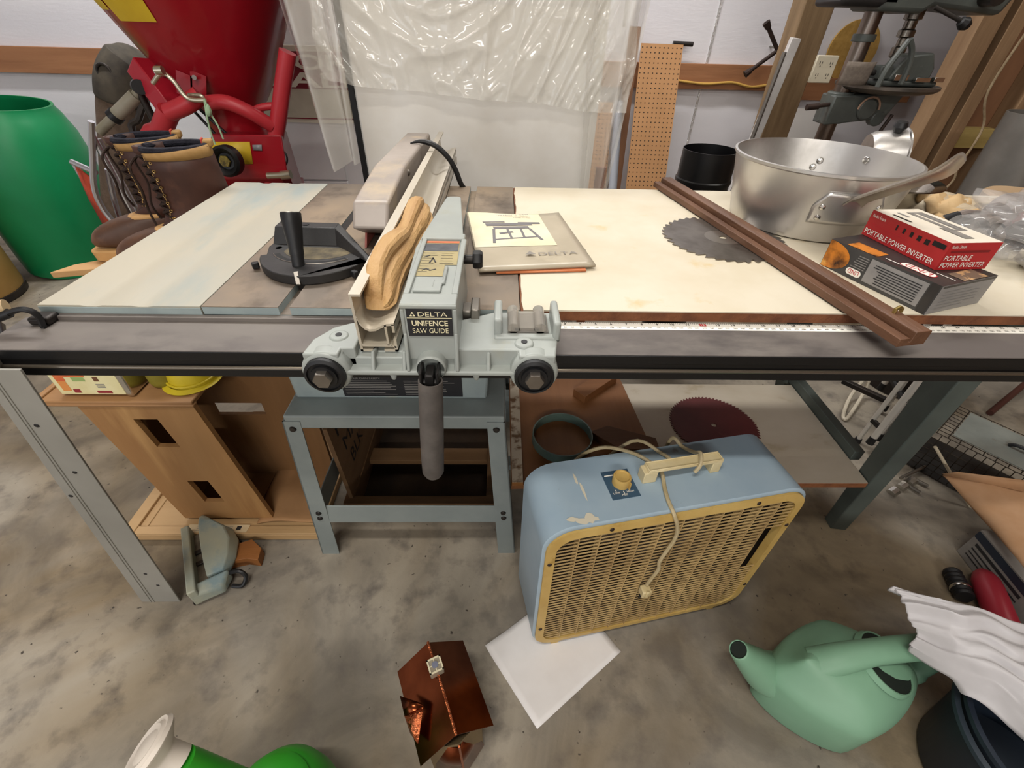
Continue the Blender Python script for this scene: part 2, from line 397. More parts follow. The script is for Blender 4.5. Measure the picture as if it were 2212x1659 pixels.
m = MB().hexa([(1.562, .175, 0), (1.61, .168, 0), (1.615, .215, 0), (1.565, .215, 0), (1.372, .015, .88), (1.42, .015, .88), (1.42, .085, .88), (1.372, .085, .88)]); obj('rail_leg', m, LEGD, saw, .003)
obj('rail_leg', splay_leg((1.362, .60, .88), (1.552, .56, 0), .052, .06, LEGD), None, saw, .003)
obj('side_rail', MB().beam((1.513, .21, .312), (1.513, .59, .312), .03, .035), LEGD, saw, .002)
# blade guard with splitter arm
GUARD = mat('guard_grey', '#a39890', '#948a82', scale=8, rough=.4, c3='#bba98e', s3=6, lo3=.55, hi3=.7)
side = [(.20, .955), (.235, .995), (.43, 1.012), (.86, 1.0), (.88, .96), (.86, .915), (.33, .905), (.26, .925)]
m = MB().prism([(a, b) for a, b in side], .068, .2, 'yz'); gd = obj('blade_guard', m, GUARD, saw, .006, seg=3)
obj('guard_screw', MB().lathe([(.0001, .006), (.006, .004), (.008, 0), (.008, -.003)], (.267, .46, .99), (1, 0, 0), 14), STEEL, gd)
obj('guard_shield', MB().prism([(.262, .925), (.335, .905), (.335, .902), (.24, .902)], .004, .205, 'yz'), mat('red_insert', '#b0625a', rough=.5), gd)
pts = [(0.240, 0.680, 1.007), (0.269, 0.680, 1.012), (0.304, 0.680, 1.003), (0.335, 0.680, 0.977), (0.355, 0.680, 0.944), (0.370, 0.680, 0.905), (.392, .70, .87), (.396, .71, .82)]
obj('splitter_arm', MB().tube(spline(pts, 6), [.0015 + min(1, i / 9) * .0055 for i in range(43)], 8), BLACK, saw)
obj('splitter_post', MB().box((.2485, .685, .89), (.2565, .70, .998)), DKSTEEL, saw)
obj('throat_insert', MB().box((.19, .14, .9), (.282, .5, .9006)), IRON, saw)

# ================================================================ rip fence
ALU = mat('raw_aluminium', '#cdc7bd', '#bdb29d', scale=4, rough=.4, metal=.3, st=(1, .2, 1))
CASTB = mat('fence_casting_paint', '#969b98', '#9da29d', scale=10, rough=.36, c3='#9b9985', s3=8, lo3=.58, hi3=.72)
fence = thing('rip_fence', 'blue-grey cast saw guide with aluminium fence bar on the saw front rail', 'saw fence', (.385, -.1, .882))
Y0, LN = -.122, 1.06
m = MB()
m.prism([(.285, .9006), (.2885, .9006), (.2885, .99), (.285, .99)], LN, Y0, 'xz').prism([(.2885, .9865), (.3, .9865), (.3, .99), (.2885, .99)], LN, Y0, 'xz')
cur = [(.288, .962), (.291, .948), (.297, .94), (.303, .937), (.311, .938), (.32, .943), (.327, .946), (.337, .947)]
m.prism(cur + [(a, b - .0035) for a, b in reversed(cur)], LN, Y0, 'xz')
for a, b, c, d in ((.3335, .932, .337, .945), (.3235, .911, .3265, .944), (.288, .909, .33, .9125), (.333, .9006, .337, .921), (.285, .9006, .302, .904), (.318, .9006, .337, .904)):
    m.prism([(a, b), (c, b), (c, d), (a, d)], LN, Y0, 'xz')
m.prism([(.328, .9125), (.330, .9095), (.335, .906), (.336, .909)], LN, Y0, 'xz')
fb = obj('fence_bar', m, ALU, fence); fb['label'] = 'long aluminium extrusion with curved trough'
m = MB()
plate = [(.214, -.147), (.557, -.147), (.563, -.11), (.568, -.03), (.472, -.03), (.424, -.055), (.262, -.066), (.238, -.08), (.218, -.112)]
m.prism([(.214, -.148), (.262, -.148), (.262, -.133), (.281, -.133), (.281, -.07), (.262, -.066), (.238, -.08), (.218, -.112)], .0345, .8795, 'xy')
m.prism([(.42, -.133), (.507, -.133), (.507, -.148), (.557, -.148), (.563, -.11), (.568, -.03), (.472, -.03), (.42, -.055)], .0335, .8795, 'xy')
m.box((.262, -.133, .8795), (.425, -.05, .8985))
# front lip with pockets
m.box((.212, -.1475, .876), (.262, -.1, .9)).box((.507, -.1475, .876), (.557, -.1, .9))
m.box((.255, -.15, .879), (.515, -.1, .8865)).box((.255, -.1275, .862), (.515, -.1, .88)).box((.255, -.12, .88), (.515, -.1, .9))
for x in (.262, .305, .348, .42, .465, .507): m.hexa([(x - .003, -.149, .884), (x + .003, -.149, .884), (x + .003, -.1, .884), (x - .003, -.1, .884), (x - .0025, -.135, .91), (x + .0025, -.135, .91), (x + .0025, -.1, .898), (x - .0025, -.1, .898)])
for x in (.325, .446): m.prism([(x - .006, .866), (x + .006, .866), (x + .003, .852), (x - .003, .852)], .012, -.127, 'xz')
for x, z in ((.24, .882), (.529, .882)): m.lathe([(.0001, -.0515), (.030, -.0515), (.034, -.048), (.034, -.03), (.0001, -.03)], (x, -.0985, z), (0, 1, 0), 30)
# screw bosses
for x, y in ((.252, -.104), (.515, -.118)): m.cyl((x, y, .905), (x, y, .9165), .016, .013)
cast = obj('fence_casting', m, CASTB, fence, .003, seg=3)
for x, y in ((.252, -.104), (.515, -.118)): obj('dark_hole_disc', MB().cyl((x, y, .916), (x, y, .9173), .0045), BLACK, cast)  # black discs in place of the dark screw holes
# upright housing
m = MB()
m.hexa([(.352, -.137, .898), (.424, -.137, .898), (.424, .06, .902), (.345, .06, .902), (.352, -.137, .981), (.424, -.137, .981), (.421, .06, .981), (.344, .06, .981)])
m.prism([(.344, .055), (.421, .055), (.416, .12), (.398, .318), (.392, .325), (.374, .325), (.368, .318), (.348, .12)], .078, .902, 'xy')
for a, b in (((.352, -.1078), (.36, .0818)), ((.416, -.1078), (.4245, .0818)), ((.352, -.137), (.4245, -.108)), ((.35, .082), (.421, .105))): m.box((*a, .979), (*b, .9855))
m.box((.3515, -.1385, .94), (.357, -.13, .9782)).box((.4195, -.1385, .94), (.425, -.13, .9782)).box((.3515, -.1386, .9784), (.425, -.13, .9845))
for x in (.352, .4195): m.hexa([(x, -.15, .886), (x + .005, -.15, .886), (x + .005, -.12, .886), (x, -.12, .886), (x, -.139, .942), (x + .005, -.139, .942), (x + .005, -.12, .942), (x, -.12, .942)])
m.lathe([(.019, -.014), (.021, -.012), (.021, .02)], (.386, -.14, .893), (0, 1, 0), 26)
obj('fence_housing', m, CASTB, cast, .0018, seg=3)
# name plate
m = MB().mat(DKPRINT).prism([(.3595, .938), (.4185, .938), (.4185, .979), (.3595, .979)], .0012, -.1385, 'xz')
n0 = -.1385
m.quad((.36, n0, .9655), (1, 0, 0), (0, 0, 1), .058, .0009, CREAM)
m.text('DELTA', (.3745, n0, .9685), (1, 0, 0), (0, 0, 1), .0062, CREAM, w=.038)
for tx, tz in ((.3655, .9685), (.3695, .9685), (.3675, .9720)):
    c = m.cur; m.mat(CREAM); m.add([(tx - .0019, n0 - .0006, tz), (tx + .0019, n0 - .0006, tz), (tx, n0 - .0006, tz + .0033)], [(0, 1, 2)]); m.cur = c
m.text('*UNIFENCE', (.389, n0, .9545), (1, 0, 0), (0, 0, 1), .0078, CREAM, 'c', w=.047)
m.text('SAW GUIDE', (.389, n0, .9432), (1, 0, 0), (0, 0, 1), .0074, CREAM, 'c', w=.047)
obj('name_plate', m, None, fence)
# instruction label on top
GOLD = mat('gold_label', '#a5966a', '#968a64', scale=20, rough=.5)
m = MB().mat(GOLD).add([(.360, -.05, .9818), (.398, -.05, .9818), (.398, -.012, .9818), (.4155, -.012, .9818), (.4135, .08, .9818), (.353, .08, .9818)], [(0, 1, 2, 3, 4, 5)])
m.quad((.3545, .038, .9818), (1, 0, 0), (0, 1, 0), .0585, .03, mat('slate_print', '#4f5257', '#3a3b40', scale=60, rough=.5)).quad((.354, .071, .9818), (1, 0, 0), (0, 1, 0), .059, .0075, mat('orange_band', '#c2663c', rough=.5))
random.seed(11)
for r in range(8):
    for c in range(2):
        y = .03 - r * .0095
        if c == 1 and y < -.01: continue
        m.quad((.361 + c * .028, y, .9818), (1, 0, 0), (0, 1, 0), .012 + random.random() * .011, .0009, DKPRINT)
for a, b in (((.374, -.005), (.378, .012)), ((.383, -.004), (.377, .013)), ((.366, -.032), (.372, -.026)), ((.372, -.026), (.378, -.032)), ((.378, -.032), (.386, -.027)), ((.364, .015), (.372, .022))):
    c = m.cur; m.mat(DKPRINT); m.beam((*a, .9821), (*b, .9821), .0022, .0004); m.cur = c
obj('instruction_label', m, None, fence)
m = MB().prism([(.363, -.1), (.4005, -.1), (.4005, -.076), (.404, -.076), (.404, -.022), (.4, -.022), (.4, -.066), (.388, -.066), (.388, -.088), (.363, -.088)], .0045, .9808, 'xy'); obj('casting_ledge', m, CASTB, fence, .002)
# rollers, knobs, bolt, cursor, handle
for x in (.24, .529):
    r = obj('roller', MB().lathe([(.0001, -.010), (.018, -.010), (.0185, -.006), (.023, -.006), (.0235, -.009), (.028, -.007), (.028, 0), (.0001, 0)], (x, -.15, .882), (0, 1, 0), 36), BLACK, fence)
    obj('hex_bolt', MB().lathe([(.0001, -.011), (.0125, -.011), (.0135, -.009), (.0135, 0)], (x, -.158, .883), (0, 1, 0), 6), STEEL, r)
kn = obj('lock_knob', MB().lathe([(.0001, .0), (.013, 0), (.015, .003), (.015, .012), (.012, .016), (.0001, .016)], (.436, .045, .966), (1, 0, 0), 6), BLACK, fence, .001)
obj('knob_stem', MB().cyl((.42, .045, .966), (.438, .045, .966), .0075), DKSTEEL, kn)
obj('clamp_bolt', MB().box((.422, -.045, .908), (.437, -.015, .922)).box((.436, -.052, .903), (.449, -.012, .929)), STEEL, fence, .002)
m = MB().box((.472, -.1, .908), (.484, -.04, .941)).box((.556, -.108, .908), (.567, -.04, .941)).box((.472, -.108, .908), (.567, -.094, .917))
obj('cursor_bracket', m, CASTB, fence, .004, seg=3)
CLEAR = mat('clear_plastic', '#d8d2c8', rough=.12, trans=.75, ior=1.3)
m = MB().box((.492, -.094, .913), (.551, -.045, .918)).cyl((.5, -.094, .923), (.5, -.04, .923), .0085).cyl((.539, -.094, .923), (.539, -.04, .923), .0085).box((.5, -.09, .917), (.54, -.042, .922))
cu = obj('cursor', m, CLEAR, fence)
m = MB().cyl((.506, -.088, .918), (.506, -.088, .9215), .004).cyl((.534, -.088, .918), (.534, -.088, .9215), .004)
obj('cursor_screw', m, DKSTEEL, cu)
RUB = mat('worn_grip', '#4b4643', '#5f5955', scale=22, rough=.55, c3='#6b5c50', s3=30)
m = MB()
for x in (.3735, .3955): m.box((x, -.178, .868), (x + .004, -.15, .905))
m.box((.3805, -.176, .872), (.3925, -.15, .90)); m.cyl((.374, -.168, .883), (.399, -.168, .883), .006)
yoke = obj('handle_yoke', m, DKSTEEL, fence, .002)
m = MB(); pts = [(.3865, -.172, .878), (.3845, -.176, .84), (.3815, -.18, .79), (.379, -.184, .745), (.378, -.187, .72), (.378, -.188, .712)]
m.tube(pts, [.0168, .0172, .0175, .0172, .0165, .0125], 20)
m2 = MB().lathe([(.0168, 0), (.0168, .012), (.0145, .012), (.0145, -.02)], (.3865, -.172, .876), (.05, .11, 1), 20)
hd = obj('handle', m, RUB, fence); obj('handle_rim', m2, RUB, hd)

# ================================================================ things on the table
def at(o, loc=(0, 0, 0), rz=0): return Matrix.Translation(loc) @ Matrix.Rotation(rz, 4, 'Z')
# mitre gauge
mg = thing('mitre_gauge', 'black cast mitre gauge with upright tubular handle resting in the left table slot', 'mitre gauge', (.13, .15, .9))
m = MB()
out = [(.04, .262), (.034, .20), (.044, .165)] + [(.135 + .105 * cos(a), .19 + .115 * sin(a)) for a in [radians(195 + 150 * i / 16) for i in range(17)]] + [(.238, .145), (.168, .262)]
m.prism(out, .017, .901, 'xy')
m.hexa([(.036, .212, .915), (.175, .208, .915), (.172, .262, .915), (.04, .266, .915), (.044, .226, .948), (.16, .222, .948), (.16, .25, .948), (.044, .254, .948)])
m.hexa([(.16, .208, .915), (.238, .135, .915), (.245, .15, .915), (.17, .262, .915), (.16, .222, .948), (.226, .15, .925), (.232, .158, .925), (.16, .25, .948)])
CASTBK = mat('black_casting', '#1d1c1d', '#2b2927', scale=12, rough=.5, bump=.05, bscale=200)
body = obj('gauge_head', m, CASTBK, mg, .002)
m = MB(); a0, a1 = radians(205), radians(318); c = (.135, .195)
ring = [(c[0] + r * cos(a0 + (a1 - a0) * i / 20), c[1] + r * .82 * sin(a0 + (a1 - a0) * i / 20)) for r, rev in ((.085, 0), (.075, 1)) for i in (range(21) if not rev else range(20, -1, -1))]
m.prism(ring, .0006, .918, 'xy'); obj('arc_slot', m, mat('slot_shadow_black', '#050505', rough=.7), body)
m = MB(); m.tube([(c[0] + .0865 * cos(a0 + (a1 - a0) * i / 20), c[1] + .0865 * .82 * sin(a0 + (a1 - a0) * i / 20), .9185) for i in range(21)], .0011, 6); obj('slot_rim', m, STEEL, body)
DUST = mat('dusty_casting', '#6b6048', '#3c372e', scale=30, rough=.8)
m = MB(); m.prism([(.135 + .068 * cos(radians(t)), .195 + .052 * sin(radians(t))) for t in range(200, 341, 10)] + [(.195, .198), (.075, .2)], .0004, .918, 'xy'); obj('dusty_recess', m, DUST, body)
for px, py, pz in ((.055, .195, .917), (.2, .185, .917), (.10, .237, .948)): obj('screw_hole', MB().cyl((px, py, pz), (px, py, pz + .001), .006, seg=12), BLACK, body)
for a in (205, 318):
    x, y = .135 + .108 * cos(radians(a)), .19 + .118 * sin(radians(a))
    obj('stop_screw', MB().beam((x, y, .908), (x + .012 * cos(radians(a)), y + .012 * sin(radians(a)), .908), .01, .012), BLACK, mg, .002)
H0, H1 = (.119, .118, .916), (.1165, .150, 1.0)
m = MB().lathe([(.0105, 0), (.0112, .02), (.0168, .075), (.0172, .089), (.0165, .0905), (.0145, .0905), (.013, .075), (.012, .02)], H0, Vector(H1) - Vector(H0), 24)
hn = obj('handle', m, BLACK, mg); obj('handle_rim', MB().lathe([(.0162, .0905), (.0158, .0915), (.0148, .0908)], H0, Vector(H1) - Vector(H0), 24), STEEL, hn); hn['label'] = 'black tapered tube handle with open top'
obj('pointer', MB().beam((.131, .072, .904), (.129, .08, .924), .008, .003).beam((.131, .071, .904), (.1305, .092, .9035), .008, .003), STEEL, mg, .0008)
obj('guide_bar', MB().box((.1235, .085, .8872), (.1385, .5, .8985)), DKSTEEL, mg)

# carved wooden form in the fence trough
CARV = wood('carved_wood', '#bd9865', '#a67d4b', 'y', 40, .6, c3='#855c35', bump=.3)
prof = [(-.088, .311, .010, .953, .966), (-.084, .311, .017, .951, .976), (-.07, .311, .0225, .949, .989), (-.04, .310, .0225, .949, 1.001), (.0, .3105, .0225, .949, 1.006), (.05, .313, .023, .949, 1.004),
        (.09, .314, .022, .949, .996), (.13, .314, .020, .949, .987), (.17, .316, .021, .949, .986), (.21, .32, .024, .9495, .993), (.25, .321, .0245, .950, .997), (.28, .319, .021, .953, .993), (.292, .317, .013, .958, .986)]
fine = []
for i in range(len(prof) - 1):
    for k in range(4): t_ = k / 4; fine.append(tuple(prof[i][j] * (1 - t_) + prof[i+1][j] * t_ for j in range(5)))
fine.append(prof[-1])
rings = []
for y, xc, hw, z0, z1 in fine:
    xc += .0016; zm = z0 + (z1 - z0) * .52; e = min(1, (z1 - z0) / .04); w_ = hw * (.16 * sin((y - .02) * 24) - .05) * e
    r = [(xc - hw, z0 + .004 * e), (xc - hw, z1 - .010 * e), (xc - hw * .8, z1 - .003 * e), (xc - hw * .45, z1), (xc + hw * .15 + w_, z1 - .001 * e), (xc + hw * .35 + w_, z1 - .005 * e), (xc + hw * .43 + w_, z1 - .012 * e),
         (xc + hw * .34 + w_, zm + .007 * e), (xc + hw * .62 + w_ * .5, zm + .004 * e), (xc + hw * .82 + w_ * .3, zm - .002 * e), (xc + hw * .84, zm - .009 * e), (xc + hw * .76, zm - .011 * e), (xc + hw * .98, zm - .014 * e), (xc + hw, z0 + .006 * e), (xc + hw * .75, z0), (xc - hw * .75, z0)]
    rings.append([(a_, y + (.010 if c_ < zm else 0) * (1 if y < -.06 else 0) * -1, c_) for a_, c_ in r])
cv = obj('carved_wooden_form', MB().loft(rings), CARV, None, .0012, ang=28)
tag(cv, 'carved light wood shoe-like block lying in the aluminium trough of the saw guide', 'wood carving')

# instruction booklet in a clear sleeve
bk = thing('instruction_booklet', 'saw manual in a cloudy plastic sleeve, with a line drawing of a saw', 'booklet', (.531, .29, .9), (0, 0, radians(8)))
SLV = mat('cloudy_sleeve', '#b3a894', '#a59a86', scale=8, rough=.3, c3='#c2b79f', s3=5)
PAGE = mat('aged_page', '#ddd5bd', '#d3c8a8', scale=7, rough=.6)
m = MB()
def bz(u, v): return .0095 + .003 * sin(u * 5 + 1) * v + (.006 * max(0, (.35 - u)) * max(0, v - .5) * 4)
m.mat(SLV).grid(lambda u, v: ((u - .5) * .222 + (.012 if v < .02 else 0) * 0, (v - .5) * .30, bz(u, v)), 14, 14)
o = obj('plastic_sleeve', m, None, bk, local=True, solid=.0045)
m = MB().mat(PAGE).grid(lambda u, v: (-.108 + u * .168, -.048 + v * .194, bz((u * .168 + .003) / .222, (v * .194 + .102) / .3) + .0006), 12, 12)
o = obj('cover_page', m, None, bk, local=True)
m = MB(); q = dict(xd=(1, 0, 0), yd=(0, 1, 0))
def bt(t, x, y, h, mt, **k): m.text(t, (x, y, bz((x + .111) / .222, (y + .15) / .3) + .0012), (1, 0, 0), (0, 1, 0), h, mt, **k)
bt('10" Contractor\'s Saw', -.03, .128, .009, GREYPRINT, align='c', w=.125); bt('Model 34-444', .015, .118, .005, GREYPRINT, align='c')
SLD = mat('sleeve_print', '#857f78', rough=.5); bt('DELTA', .012, -.098, .013, SLD, align='l', w=.078)
z = .0135; m.mat(SLD); m.add([(-.016, -.098, z), (.006, -.098, z), (-.005, -.083, z)], [(0, 1, 2)])
m.mat(mat('drawing_ink', '#6d6a6c', rough=.6))
for a, b, wd in (((-.075, .07), (.03, .078), .016), ((-.06, .052), (.02, .058), .014), ((-.06, .045), (-.068, -.03), .006), ((.02, .05), (.035, -.018), .006), ((-.03, .045), (-.028, -.01), .005), ((.0, .048), (.0, .0), .005), ((-.066, -.012), (.033, .002), .005), ((-.08, .085), (-.03, .09), .006), ((0, .085), (.05, .083), .01), ((-.05, .02), (-.02, .03), .008)):
    za = bz((a[0] + .111) / .222, (a[1] + .15) / .3) + .001; zb = bz((b[0] + .111) / .222, (b[1] + .15) / .3) + .001
    m.beam((*a, za), (*b, zb), wd, .0004)
obj('cover_print', m, None, bk, local=True)
OB = mat('orange_cover', '#c4794e', '#b8683c', scale=10, rough=.55)
o = obj('orange_booklet', MB().T and MB(at(0, (.545, .27, .9018), radians(5.5))).box((-.085, -.135, 0), (.085, .12, .0024)), OB); tag(o, 'thin orange booklet mostly hidden beneath the sleeved saw manual', 'booklet')
o = obj('dark_folder', MB(at(0, (.575, .33, .9), radians(12))).box((-.07, -.1, 0), (.062, .098, .0015)), DKPRINT); o.location.z = .0
o.location = (0, 0, 0); tag(o, 'dark blue folder whose corner pokes out past the saw manual', 'folder')
for v in o.data.vertices: pass

# circular saw blade on the white top
def saw_blade(name, c, r, teeth, mt, hub_mt, label, ztop, hook=.5, slots=True):
    t = thing(name, label, 'saw blade', c)
    pts = []
    for k in range(teeth):
        a = 2 * pi * k / teeth; d = 2 * pi / teeth
        deep = .90 if (slots and k % 5 == 0) else .945
        pts += [(r * cos(a), r * sin(a)), (r * .985 * cos(a + d * .3), r * .985 * sin(a + d * .3)), (r * deep * cos(a + d * .72), r * deep * sin(a + d * .72)), (r * deep * cos(a + d * .9), r * deep * sin(a + d * .9))]
    n = len(pts); m = MB().mat(mt); hr = .008; th = .0022
    inner = [(hr * cos(2 * pi * k / n), hr * sin(2 * pi * k / n)) for k in range(n)]
    vs = [(*p, z) for z in (0, th) for p in pts] + [(*p, z) for z in (0, th) for p in inner]
    fs = []
    for k in range(n):
        l = (k + 1) % n; fs += [(k, l, n + l, n + k), (n + k, n + l, 3*n + l, 3*n + k), (l, k, 2*n + k, 2*n + l), (2*n + k, 2*n + l, 3*n + l, 3*n + k)]
    m.add(vs, fs); obj('blade_disc', m, None, t, local=True)
    if hub_mt:
        obj('hub_plate', MB().lathe([(.009, th + .0002), (.04, th + .0002)], seg=40), hub_mt, t, local=True)
    return t
BLADEM = mat('blade_steel', '#6e6862', '#8b857e', scale=16, rough=.3, metal=.85, c3='#4a4038', s3=8, lo3=.55, hi3=.7)
saw_blade('circular_saw_blade', (.974, .325, .9002), .132, 40, BLADEM, mat('hub_steel', '#a39d95', rough=.28, metal=.95), 'bare steel circular saw blade lying on the white table top', .9)

# grooved wood strip
stp = thing('grooved_wood_strip', 'long dark brown grooved wooden strip laid diagonally across the white table top', 'wood strip', (1.02, .3, .9))
WAL = wood('walnut_strip', '#6c4b36', '#503423', 'y', 30, .5)
p0, p1 = Vector((.943, .714, .9028)), Vector((1.095, -.098, .9028)); d = (p1 - p0).normalized(); sd = Vector((d.y, -d.x, 0))
prof = [(-.026, 0), (-.026, .013), (-.0085, .013), (-.0085, .006), (-.0045, .006), (-.0045, .0225), (-.003, .0235), (.0225, .0235), (.024, .022), (.024, 0)]
m = MB(); rr = []
for p in (p0, p1): rr.append([p - sd * a + Vector((0, 0, b)) for a, b in prof])
m.loft(rr); obj('strip', m, WAL, stp, .0008)
q = p1 - d * .055 + Vector((0, 0, .0235)) - sd * .010
obj('brass_clip', MB().tube([q, q + Vector((0, 0, .006)), q + Vector((.006, .002, .009)), q + Vector((.012, .003, .006)), q + Vector((.013, .003, 0))], .003, 8), mat('brass', '#b09a5e', rough=.3, metal=.9), stp)

# big aluminium saucepan
POT = mat('worn_aluminium', '#d2d0ce', '#bfbcb8', scale=5, rough=.3, metal=.9, c3='#98938d', s3=4, lo3=.55, hi3=.75, rvar=.15)
pot = thing('saucepan', 'large dented aluminium saucepan with a long upswept handle on the white table top', 'saucepan', (1.215, .46, .9004))
R0, R1, HH = .163, .188, .142
m = MB().lathe([(.0001, .0), (.15, 0), (R0 - .003, .003), (R0, .012), (R1 - .001, HH - .006), (R1 + .003, HH - .003), (R1 + .003, HH + .002), (R1 - .002, HH + .003), (R1 - .004, HH - .004), (R0 - .003, .014), (R0 - .008, .005), (.0001, .004)], (0, 0, 0), seg=72)
obj('pan_body', m, POT, pot, local=True)
ha = atan2(-.985, -.17)
def wall(a, z, lift=.0015):
    r = R0 + (R1 - R0) * z / HH + lift; return (r * cos(a), r * sin(a), z)
def hp(u, v):
    ed = .40 * (1 - .28 * max(0, v - .55) / .45)
    return wall(ha + .07 + (u - .5) * 2 * ed, .045 + v * .065 , .0035)
m = MB().grid(hp, 20, 8); obj('handle_plate', m, POT, pot, local=True, solid=.003)
for da, z in ((-.30, .058), (-.30, .08), (.33, .06), (.33, .083)):
    a = ha + .07 + da; p = Vector(wall(a, z, .003)); obj('rivet', MB().lathe([(.0001, .004), (.005, .003), (.0068, 0)], p, (cos(a), sin(a), -.1), 14), CHROME, pot, local=True)
for da, z in ((.0, .1), (.06, .084), (-.55, .118)):
    a = ha + pi - .38 + da; p = Vector(wall(a, z, -.006)); obj('rivet', MB().lathe([(.0001, .004), (.006, .003), (.008, 0)], p, (-cos(a), -sin(a), .1), 14), CHROME, pot, local=True)
hd = Vector((-.045, -.212, .112))
pts = []
b0 = Vector(wall(ha + .05, .105, .004))
for t, w_, h_ in ((0, .036, -.004), (.08, .032, .002), (.25, .030, .002), (.5, .030, .001), (.75, .030, .0), (.9, .031, .0), (.97, .03, .004), (1.03, .022, .013)):
    pts.append((b0 + hd * t + Vector((0, 0, h_)), w_))
rr = []; sdv = Vector((hd.y, -hd.x, 0)).normalized() * -1
for p, w_ in pts:
    r = []
    for i in range(9):
        u = i / 8 - .5; r.append(p + sdv * (u * w_) + Vector((0, 0, .010 * (2 * u) ** 2 * 1)) * -1)
    r += [v + Vector((0, 0, -.004)) for v in reversed(r)]
    rr.append(r)
obj('pan_handle', MB().loft(rr), mat('pan_handle_metal', '#b5aca1', '#a0968b', scale=10, rough=.35, metal=.85), pot, local=True)

# boxes
def carton(name, label, corners, z0, h, mats, rows):
    A, B, Cn, D = corners      # A front, B left-back end, C right end, D far
    t = thing(name, label, 'box', ((A[0] + D[0]) / 2, (A[1] + D[1]) / 2, z0))
    m = MB(); side1, side2, top = mats
    V = [Vector((*p, z)) for z in (z0, z0 + h) for p in (A, Cn, D, B)]
    m.mat(side2).add([V[0], V[1], V[5], V[4]], [(0, 1, 2, 3)]); m.mat(side2).add([V[1], V[2], V[6], V[5]], [(0, 1, 2, 3)])
    m.mat(side1).add([V[2], V[3], V[7], V[6]], [(0, 1, 2, 3)]); m.mat(side1).add([V[3], V[0], V[4], V[7]], [(0, 1, 2, 3)])
    m.mat(top).add([V[4], V[5], V[6], V[7]], [(0, 1, 2, 3)]); m.mat(side2).add([V[3], V[2], V[1], V[0]], [(0, 1, 2, 3)])
    obj('carton', m, None, t)
    return t, V
INVR = mat('inverter_red', '#b22a2c', '#a52426', scale=12, rough=.4); LGREY = mat('carton_grey', '#8f8c8a', '#84817f', scale=20, rough=.45)
BKC = mat('carton_black', '#2a292a', '#38332f', scale=8, rough=.4); WHC = mat('carton_white', '#e4ddd0', '#d9d0bf', scale=9, rough=.45)
FLAME = mat('flame_print', '#c77a2c', '#2a1710', scale=22, rough=.4, lo=.4, hi=.6, c3='#ebc46a', s3=18)
A, B, Cn, D = (1.188, -.003), (1.121, .194), (1.317, .041), (1.25, .238)
t, V = carton('inverter_carton', 'dark grey carton with orange flame print and a logo oval, beneath the red box', (A, B, Cn, D), .9004, .052, (mat('carton_dark_side', '#454443', '#3b3a3a', scale=20, rough=.4), LGREY, BKC), 0)
m = MB(); X = (Vector((*A, 0)) - Vector((*B, 0))); L_ = X.length; X.normalize(); Zu = Vector((0, 0, 1)); O = Vector((*B, .9004))
m.quad(O + X * .088 + Zu * .006, X, Zu, .102, .042, LGREY)
m.quad(O + X * .192, X, Zu, .014, .052, BKC, lift=.0005)
random.seed(4)
for r in range(8):
    ww = .07 + random.random() * .016; m.quad(O + X * (.182 - ww) + Zu * (.010 + r * .0042), X, Zu, ww, .0016, DKPRINT, lift=.0008)
for r in range(6):
    ww = .018 + random.random() * .012; m.quad(O + X * (.084 - ww) + Zu * (.022 + r * .0042), X, Zu, ww, .0015, GREYPRINT, lift=.0006)
c0 = m.cur; m.mat(FLAME)
P = [O + X * (.001 + .05 * abs(sin(radians(a))) ** .8 * (1 if a < 181 else 1)) + Zu * (.026 - .0255 * cos(radians(a))) for a in range(0, 181, 12)]
n_ = X.cross(Zu); P = [p + n_ * .0005 for p in P]; m.add(P, [tuple(range(len(P)))]); m.cur = c0
def oval(o, xd, yd, w_, h_, mt, lift):
    xd = Vector(xd).normalized(); yd = Vector(yd).normalized(); n = xd.cross(yd); c = m.cur; m.mat(mt); r = h_ / 2
    P = [o + n * lift + xd * ((w_ / 2 - r) * (1 if cos(a) > 0 else -1) + r * cos(a)) + yd * (r * sin(a)) for a in [2 * pi * k / 28 + .01 for k in range(28)]]
    m.add(P, [tuple(range(28))]); m.cur = c
oc = O + X * .068 + Zu * .013
oval(oc, X, Zu, .030, .0125, WHITE, .0008); m.text('LIND', oc + Zu * .0045, -X, -Zu, .008, REDPRINT, 'c', w=.022, lift=.0012)
# top print, read from the far side
Yd = (Vector((*D, 0)) - Vector((*B, 0))).normalized(); O2 = Vector((*B, .9524))
# (for the top the long axis is X, the short one runs to the right)
Sx = (Vector((*Cn, 0)) - Vector((*A, 0))).normalized()
oc = O2 + X * .152 + Sx * .022
oval(oc, X, Sx, .060, .020, REDPRINT, .0008); oval(oc, X, Sx, .057, .0175, WHITE, .0010); m.text('LIND', oc + Sx * .0058, -X, -Sx, .0115, REDPRINT, 'c', w=.044, lift=.0013)
m.quad(O2 + X * .03 + Sx * .004, X, Sx, .06, .03, FLAME, lift=.0006)
m.quad(O2 + X * .178 + Sx * .055, X, Sx, .028, .06, mat('tan_print', '#c9a273', '#7d6a58', scale=40, rough=.5, lo=.48, hi=.52), lift=.0006)
m.quad(O2 + X * .10 + Sx * .012, X, Sx, .07, .0025, WHITE, lift=.0007); m.quad(O2 + X * .17 + Sx * .04, X, Sx, .03, .002, WHITE, lift=.0007)
O3 = Vector((*A, .9004)); L3 = (Vector((*Cn, 0)) - Vector((*A, 0))).length
m.quad(O3 + Sx * .004 + Zu * .047, Sx, Zu, L3 - .006, .004, BKC)
for r in range(6): m.quad(O3 + Sx * .016 + Zu * (.008 + r * .006), Sx, Zu, .06 + random.random() * .04, .0014, GREYPRINT, lift=.0005)
obj('printing', m, None, t)
